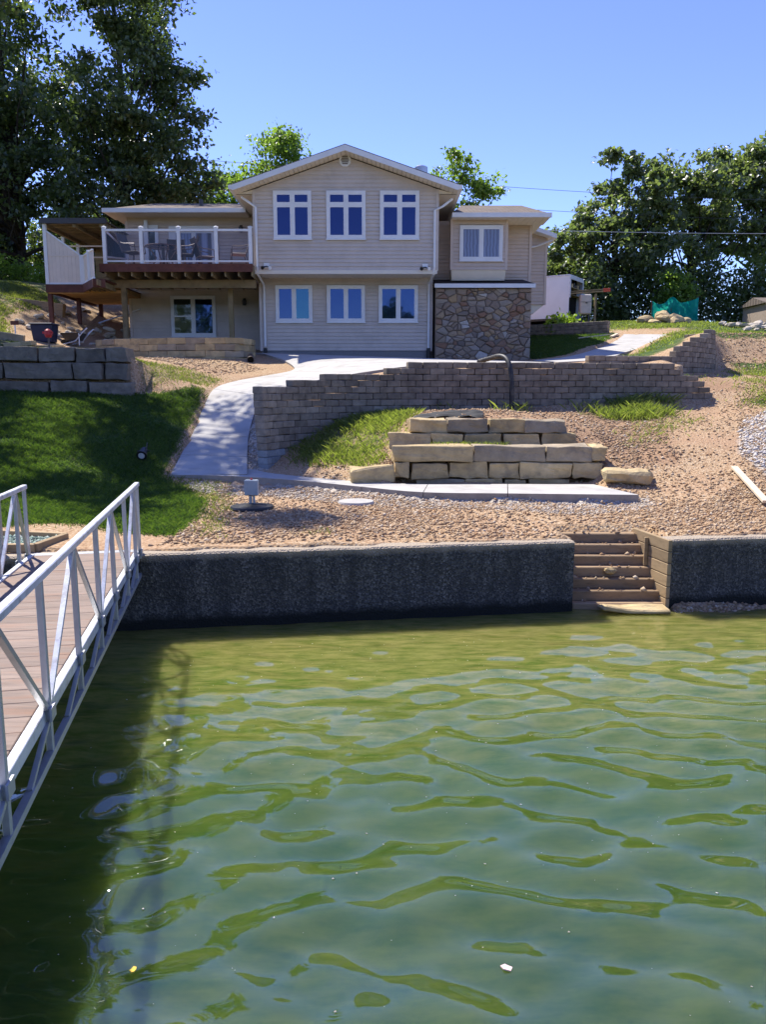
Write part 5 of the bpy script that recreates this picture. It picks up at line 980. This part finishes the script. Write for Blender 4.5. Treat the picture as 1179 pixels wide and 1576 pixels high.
# ------------------------------------------------------------------ trees
def leaves(P, size, r, up=.35, aspect=.62):
    """one bent leaf (two triangles) at each point"""
    n = len(P); d = r.normal(0, 1, (n, 3)); d /= np.linalg.norm(d, axis=1, keepdims=True); nr = r.normal(0, 1, (n, 3)); nr[:, 2] = np.abs(nr[:, 2])+up
    s = np.cross(d, nr); s /= np.linalg.norm(s, axis=1, keepdims=True)+1e-9; nn = np.cross(s, d); L = size*r.uniform(.6, 1.35, n)[:, None]; W = L*aspect
    V = np.stack([P-d*L*.5, P+s*W*.5+nn*L*.10, P+d*L*.5, P-s*W*.5+nn*L*.10], 1).reshape(-1, 3); i = np.arange(n)[:, None]*4
    return V, np.concatenate([i+np.array([[0, 1, 2]]), i+np.array([[0, 2, 3]])], 1).reshape(-1, 3)
def tree(name, label, base, top, rad, lobes, ncl, per, leaf, mat, seed, sig=.5, group=None, lean=(0, 0), limbs=34, hollow=.5):
    """lobes: (centre, radii, weight); clusters of leaves gather towards each lobe's outside, limbs run from the trunk to some of them"""
    r = np.random.default_rng(seed); rr = random.Random(seed); x0, y0 = base; z0 = g1(x0, y0)
    t = thing(name, label, 'tree', (x0, y0, z0), group); wts = np.array([l[2] for l in lobes], float); wts /= wts.sum(); C = []
    for li, l in enumerate(lobes):
        n = int(ncl*wts[li]); v = r.normal(0, 1, (n, 3)); v /= np.linalg.norm(v, axis=1, keepdims=True); q = (hollow+(1-hollow)*r.random(n)**.6)*(1+.12*r.normal(0, 1, n)); C.append(np.array(l[0])+v*q[:, None]*np.array(l[1]))
    C = np.concatenate(C); cnt = np.maximum(6, (per*r.lognormal(0, .5, len(C))).astype(int)); sg = sig*r.uniform(.6, 1.25, len(C)); idx = np.repeat(np.arange(len(C)), cnt)
    P = C[idx]+r.normal(0, 1, (len(idx), 3))*sg[idx][:, None]*np.array([1, 1, .62]); V, Fc = leaves(P, leaf, r)
    tops = Vector((x0+lean[0], y0+lean[1], top)); m = MB(); pts = []
    for k in range(9): f = k/8; pts.append(Vector((x0, y0, z0-.3)).lerp(tops, f)+Vector((.25*math.sin(f*5+seed), .25*math.cos(f*4+seed), 0))*f)
    m.tube(pts, [rad*(1.35 if k == 0 else 1.0)*(1-.86*k/8) for k in range(9)], 10)
    zz = sorted(range(len(C)), key=lambda i: rr.random())[:limbs]
    for i in zz:
        c = Vector(C[i]); hz = z0+(c.z-z0)*rr.uniform(.45, .8); hz = max(z0+(top-z0)*.12, min(hz, top-.5)); f = (hz-z0)/(top-z0); k = min(7, max(0, int(f*8))); s = pts[k].lerp(pts[k+1], f*8-k)
        mid = s.lerp(c, .5)+Vector((rr.uniform(-.4, .4), rr.uniform(-.4, .4), -.25*(c-s).length*.3)); rb_ = rad*(1-.8*f)*.42; m.tube([s, s.lerp(mid, .55)+Vector((0, 0, .1)), mid, mid.lerp(c, .6)+Vector((rr.uniform(-.2, .2), 0, .15)), c], [rb_, rb_*.75, rb_*.55, rb_*.35, rb_*.14], 6)
    m.build('trunk', MT['bark'], t, smooth=True); link('crown', npmesh('crown', V, Fc, 3), MT[mat], t); return t
E_ = lambda x, y, z, rx, ry, rz, w=1: ((x, y, z), (rx, ry, rz), w)
tree('oak_tree', 'tall dark oak with the thick trunk at the left edge behind the yard', (-20.6, 44), 27, .46, [E_(-22.6, 44, 19, 5.4, 5, 6.5, 3), E_(-18.1, 44.6, 17, 3.4, 3.6, 3.4, 1.4), E_(-24, 43, 24, 5, 5, 4.5, 1.6), E_(-21.3, 42, 13.2, 4.2, 3.4, 2.0, .8), E_(-18.4, 43, 23.8, 3.4, 3.6, 4, 1.2)], 185, 95, .31, 'leaf_dark', 11, .5)
tree('oak_tree', 'tall dark oak standing behind the left wing of the house', (-13.1, 41), 25, .30, [E_(-12.6, 41, 16.5, 3.4, 3.4, 4.5, 3), E_(-10.9, 41, 13.5, 2.3, 2.6, 2.4, 1.3), E_(-15.4, 42, 14, 2.6, 3, 3, 1.3), E_(-12.2, 41, 22, 2.8, 3, 3.6, 1.7), E_(-14, 40, 11.2, 3, 2.6, 1.5, .8)], 330, 105, .25, 'leaf_dark', 12, .42)
tree('broadleaf_tree', 'dark leafy tree filling the gap between the two tall oaks', (-19.5, 43), 22, .3, [E_(-18.5, 43, 15.5, 3.6, 3.4, 5.5, 2), E_(-21.5, 42, 13, 4, 3.4, 5, 1.6)], 85, 85, .27, 'leaf_dark', 13, .5)
tree('broadleaf_tree', 'low dark tree behind the pergola roof', (-15.5, 50), 13, .22, [E_(-16, 50, 11.4, 5.5, 3, 2.6, 2), E_(-20, 49, 10.5, 4, 3, 3, 1)], 200, 90, .26, 'leaf_dark', 14, .6)
tree('oak_tree', 'near oak whose dark foliage hangs into the top left corner', (-12.6, 19.0), 17, .3, [E_(-11.2, 18.6, 13.6, 3.0, 3.0, 2.6, 1.3), E_(-10.4, 19.4, 11.2, 1.7, 1.8, 1.4, .7), E_(-12.6, 16.6, 11.2, 2.4, 2.4, 2, .7), E_(-12.0, 21.4, 14.5, 2.6, 2.6, 2.4, 1), E_(-7.2, 17.6, 14.4, 1.0, .7, .5, .3)], 30, 320, .17, 'leaf_dark', 15, .33)
tree('oak_tree', 'off-yard oak shading the lawn from the left', (-17.5, 26.5), 19, .33, [E_(-17, 26, 15, 3.2, 3.4, 4, 1), E_(-10.0, 23.8, 16.8, 2.3, 2.6, 1.6, 1.3), E_(-14.4, 26.5, 14.6, 2, 2, 2, .5)], 56, 240, .2, 'leaf_dark', 16, .34)
tree('broadleaf_tree', 'sunlit light green tree rising behind the left slope of the gable', (-7.6, 52), 18.6, .24, [E_(-6.5, 52, 16.6, 1.7, 2, 2.0, 1), E_(-9, 52, 14.4, 2.6, 2.6, 1.8, 1.3), E_(-6, 52, 14, 2.6, 2.6, 2.2, 1.2), E_(-10.8, 52, 13, 1.6, 2, 1.8, .6)], 230, 80, .24, 'leaf_light', 17, .5)
tree('broadleaf_tree', 'small tree with open branches showing right of the gable roof', (3.2, 45), 14.6, .2, [E_(4.2, 45, 14.7, 1.2, 1.2, 1.1, 1), E_(5.9, 45, 13.7, 1.3, 1, .9, 1), E_(4.6, 45, 12.3, 1.1, 1, .8, .7), E_(3.2, 45, 13.4, 1.3, 1, 1.2, .7)], 52, 55, .23, 'leaf_light', 18, .28, limbs=20, hollow=.2)
tree('oak_tree', 'spreading oak behind the trailer at the left of the right-hand grove', (13.6, 47), 14.4, .3, [E_(14.0, 47, 13.2, 2.5, 2.5, 2.0, 2), E_(11.7, 47, 11.6, 1.7, 2, 1.0, .9), E_(13.6, 46.5, 10.6, 2.8, 2.4, 2, 1.5), E_(16.3, 47, 13.5, 2, 2.4, 2, 1.2), E_(13.4, 47, 15.6, .9, .9, .6, .25), E_(10.6, 47, 10.6, .9, .9, .5, .25)], 112, 105, .30, 'leaf_oak', 19, .33, group='oaks behind the right lawn')
tree('oak_tree', 'broad oak in the middle of the right-hand grove above the green screen', (18.5, 48), 15.4, .32, [E_(18.6, 48, 14.0, 2.6, 2.6, 2.2, 2), E_(17.2, 47.5, 11.5, 3, 2.6, 2.4, 1.6), E_(20.6, 48, 13.2, 2.4, 2.6, 2.4, 1.3), E_(16.6, 48, 15.6, .9, .9, .6, .3)], 108, 105, .30, 'leaf_oak', 20, .33, group='oaks behind the right lawn')
tree('oak_tree', 'tallest oak of the right-hand grove at the picture edge behind the shed', (23.3, 49), 17.2, .33, [E_(23.2, 49, 15.6, 2.7, 2.6, 2.2, 2), E_(22.5, 48.5, 12.8, 2.8, 2.6, 2.4, 1.4), E_(26.5, 49, 14, 3, 3, 4, 1.5), E_(20.6, 49, 16.2, 1, 1, .6, .3)], 108, 105, .30, 'leaf_oak', 21, .33, group='oaks behind the right lawn')
tree('broadleaf_tree', 'low tree showing between the house corner and the oaks above the trailer', (10.3, 50), 10.2, .16, [E_(10.6, 50, 9.7, 1.7, 1.6, 1.3, 1), E_(12.3, 50, 9, 1.6, 1.6, 1.8, 1)], 100, 75, .24, 'leaf_oak', 22, .42, limbs=14)
tree('broadleaf_tree', 'young bright green sapling behind the green fabric screen', (16.0, 43.5), 9.2, .07, [E_(16.0, 43.5, 8.0, .8, .7, 1.2, 1)], 40, 60, .2, 'leaf_light', 23, .3, limbs=10, hollow=.1)
def bush(name, label, c, rad, n, leaf, mat, seed, cat='shrub', group=None, aspect=.6, ncl=40):
    r = np.random.default_rng(seed); v = r.normal(0, 1, (ncl, 3)); v /= np.linalg.norm(v, axis=1, keepdims=True); v[:, 2] = np.abs(v[:, 2]); z0 = g1(c[0], c[1]); C = np.array([c[0], c[1], z0])+v*r.uniform(.5, 1, ncl)[:, None]*np.array(rad)
    P = C[r.integers(0, ncl, n)]+r.normal(0, 1, (n, 3))*np.array(rad)*.17; P[:, 2] = np.maximum(P[:, 2], z0+.02); V, Fc = leaves(P, leaf, r, .6, aspect); t = thing(name, label, cat, (c[0], c[1], z0), group)
    link('foliage', npmesh('foliage', V, Fc, 3), MT[mat], t); m = MB()
    for k in range(6): a = k*1.05; m.tube([(c[0], c[1], z0-.05), (c[0]+rad[0]*.5*math.cos(a), c[1]+rad[1]*.5*math.sin(a), z0+rad[2]*.6)], [.03, .01], 5)
    m.build('stems', MT['bark'], t); return t
for i, (x, y, rx, rz, lab) in enumerate(((12.0, 45, 2.4, 3.2, 'dark undergrowth bush behind the trailer poles'), (15.2, 46, 2.4, 3.6, 'dark undergrowth bush behind the green screen'), (18.6, 46, 2.4, 3.8, 'dark undergrowth bush between the green screen and the shed'), (22.0, 46, 2.4, 3.6, 'dark undergrowth bush behind the shed'), (9.4, 46, 1.6, 2.2, 'dark undergrowth bush behind the white trailer'), (-25.5, 48, 3, 3.6, 'dark undergrowth bush behind the thick left oak'), (-16.5, 46, 4, 4.5, 'dark undergrowth bush behind the landing'), (-17.5, 52, 4, 4, 'dark undergrowth bush behind the two tall left oaks'))):
    bush('undergrowth_bush', lab, (x, y), (rx, 1.6, rz), 5200, .24, 'leaf_dark', 300+i, ncl=70, group='undergrowth below the trees')
bush('hosta_bush', 'bright yellow-green leafy bush in front of the trailer above the small block wall', (7.9, 34.6), (.95, .6, .75), 900, .2, 'leaf_hosta', 40, aspect=.7)
bush('shrub', 'sunlit yellow-green shrub on the bank behind the thick left oak', (-18.2, 36.5), (2.2, 1, 1.2), 2600, .15, 'leaf_hosta', 41); bush('shrub', 'sunlit yellow-green shrub behind the corner post of the landing', (-15.6, 38.5), (1.8, 1, 1.1), 2200, .15, 'leaf_hosta', 42)
# ------------------------------------------------------------------ grass
def grass(name, label, polys, n, h0, h1, mat, seed, excl=(), clump=0, wid=.0055, wgt=None, jit=.10):
    r = np.random.default_rng(seed); xs = [p[0] for q in polys for p in q]; ys = [p[1] for q in polys for p in q]; P = np.zeros((0, 2))
    while len(P) < n:
        m = n*2; x = r.uniform(max(min(xs), -16), min(max(xs), 24), m); y = r.uniform(min(ys), min(max(ys), 42), m); k = np.zeros(m, bool)
        for q in polys: k |= pip(x+r.normal(0, jit, m), y+r.normal(0, jit, m), q)
        for q in excl: k &= ~pip(x, y, q)
        if wgt is not None: k &= r.random(m) < wgt(x, y)
        if clump: k &= r.random(m) < np.clip(.5+.9*np.sin(x*clump+2*np.sin(y*clump*.8))*np.sin(y*clump*1.2+1.5*np.sin(x*clump*.6))+.25*np.sin(x*clump*3.1+y*clump*2.3), .02, 1)
        P = np.concatenate([P, np.c_[x, y][k]])
    P = P[:n]; z = gat(P[:, 0], P[:, 1])-.008; a = r.uniform(0, 6.283, n); h = r.uniform(h0, h1, n); ln = r.normal(0, .62, (n, 2))*h[:, None]; wv = wid*(1+(P[:, 1]-9).clip(0)*.06)
    dx, dy = np.cos(a)*wv, np.sin(a)*wv; B = np.c_[P, z]; V = np.stack([B-np.c_[dx, dy, 0*z], B+np.c_[dx, dy, 0*z], B+np.c_[ln*.45+np.c_[dx, dy]*.6, h*.62], B+np.c_[ln, h]], 1).reshape(-1, 3); i = np.arange(n)[:, None]*4
    return tag(link(name, npmesh(name, V, np.concatenate([i+np.array([[0, 1, 2]]), i+np.array([[0, 2, 3]])], 1).reshape(-1, 3), 3), MT[mat]), label, 'grass', None, 'stuff')
LV = [p if p[0] > -16 else (-12.5, p[1]) for p in LAWN]
grass('grass', 'mown green lawn on the shaded slope below the big block wall', [LV], 170000, .035, .085, 'grass_lawn', 50, excl=[WALKP, LOWP], wgt=lambda x, y: np.clip(1.25-(y-8.5)/13, .25, 1)*(x > -.62*y-1.5)*np.clip(1.15+.8*np.sin(x*2.3+np.sin(y*1.9)*2)*np.sin(y*2.1+x), .35, 1))
grass('grass', 'straggly dry grass at the fringe of the lawn', [[(-4.6,19.6),(-3.9,16),(-3.9,13.5),(-2.6,11.8),(-2.3,9.2),(-2.0,8.9),(-2.2,11),(-2.6,12.6)], UPL2, [(-1.2,9.2),(-.6,9.3),(-.7,9.0)]], 5000, .03, .08, 'grass_dry', 51, excl=[WALKP, LOWP])
grass('grass', 'bright unmown grass filling the corner inside the curved block wall', [INNER], 6500, .03, .15, 'grass_weed', 52, clump=1.1, jit=.12); grass('grass', 'tall weeds growing at the foot of the block wall', [STRIP, [(2.3,16.3),(3.0,16.4),(2.9,16.8),(2.2,16.7)], [(1.2,16.3),(1.7,16.35),(1.6,16.7),(1.2,16.65)]], 2600, .04, .24, 'grass_weed', 53, clump=1.6, jit=.12)
grass('grass', 'weeds sprouting between the terraced stones', [[(.9,13.45),(2.2,13.45),(2.2,13.7),(.9,13.7)], [(-.6,13.3),(.1,13.4),(.1,13.6),(-.6,13.6)]], 900, .04, .14, 'grass_weed', 54)
grass('grass', 'side lawn right of the stone veneer wing', [RLAWN], 22000, .04, .09, 'grass_lawn', 55, excl=[WALKP], wid=.007); grass('grass', 'patchy sunlit grass on the crest right of the upper block wall', RGRASS, 36000, .04, .11, 'grass_weed', 56, clump=.5, wid=.008, jit=.25, wgt=lambda x, y: np.clip(1.5-(y-20)/14, .3, 1))
grass('grass', 'dry sunlit grass in the upper left yard', [[(-14,18.8),(-12,18.9),(-7,18.6),(-6.6,19.3),(-9.5,22.4),(-11.6,24.5),(-13,27),(-12.5,31),(-16,34)]], 22000, .04, .10, 'grass_dry', 57, clump=.7, wid=.008); grass('grass', 'sparse weeds on the gravel bank', [[(4.3,13.8),(6.2,15.6),(6.5,16.8),(5.2,15.4)], [(8.3,16),(10,19),(11,22.5),(9.5,21.5)], [(7.5,18.9),(8.4,20),(8.0,19.2)]], 2600, .03, .10, 'grass_weed', 58, clump=1.2, jit=.3)

# far shore across the lake, behind the camera: what the windows mirror
r = np.random.default_rng(77); n = 9000; P = np.c_[r.uniform(-120, 120, n), r.uniform(-150, -104, n)]; zt = gat(P[:, 0], P[:, 1]); hgt = 9+4*np.sin(P[:, 0]*.11)+3*np.sin(P[:, 0]*.37+1)
V, Fc = leaves(np.c_[P, zt+hgt*r.random(n)], 2.4, r); tag(link('forest', npmesh('forest', V, Fc, 3), MT['leaf_dark']), 'wooded far shore across the lake mirrored in the windows', 'forest', None, 'stuff')
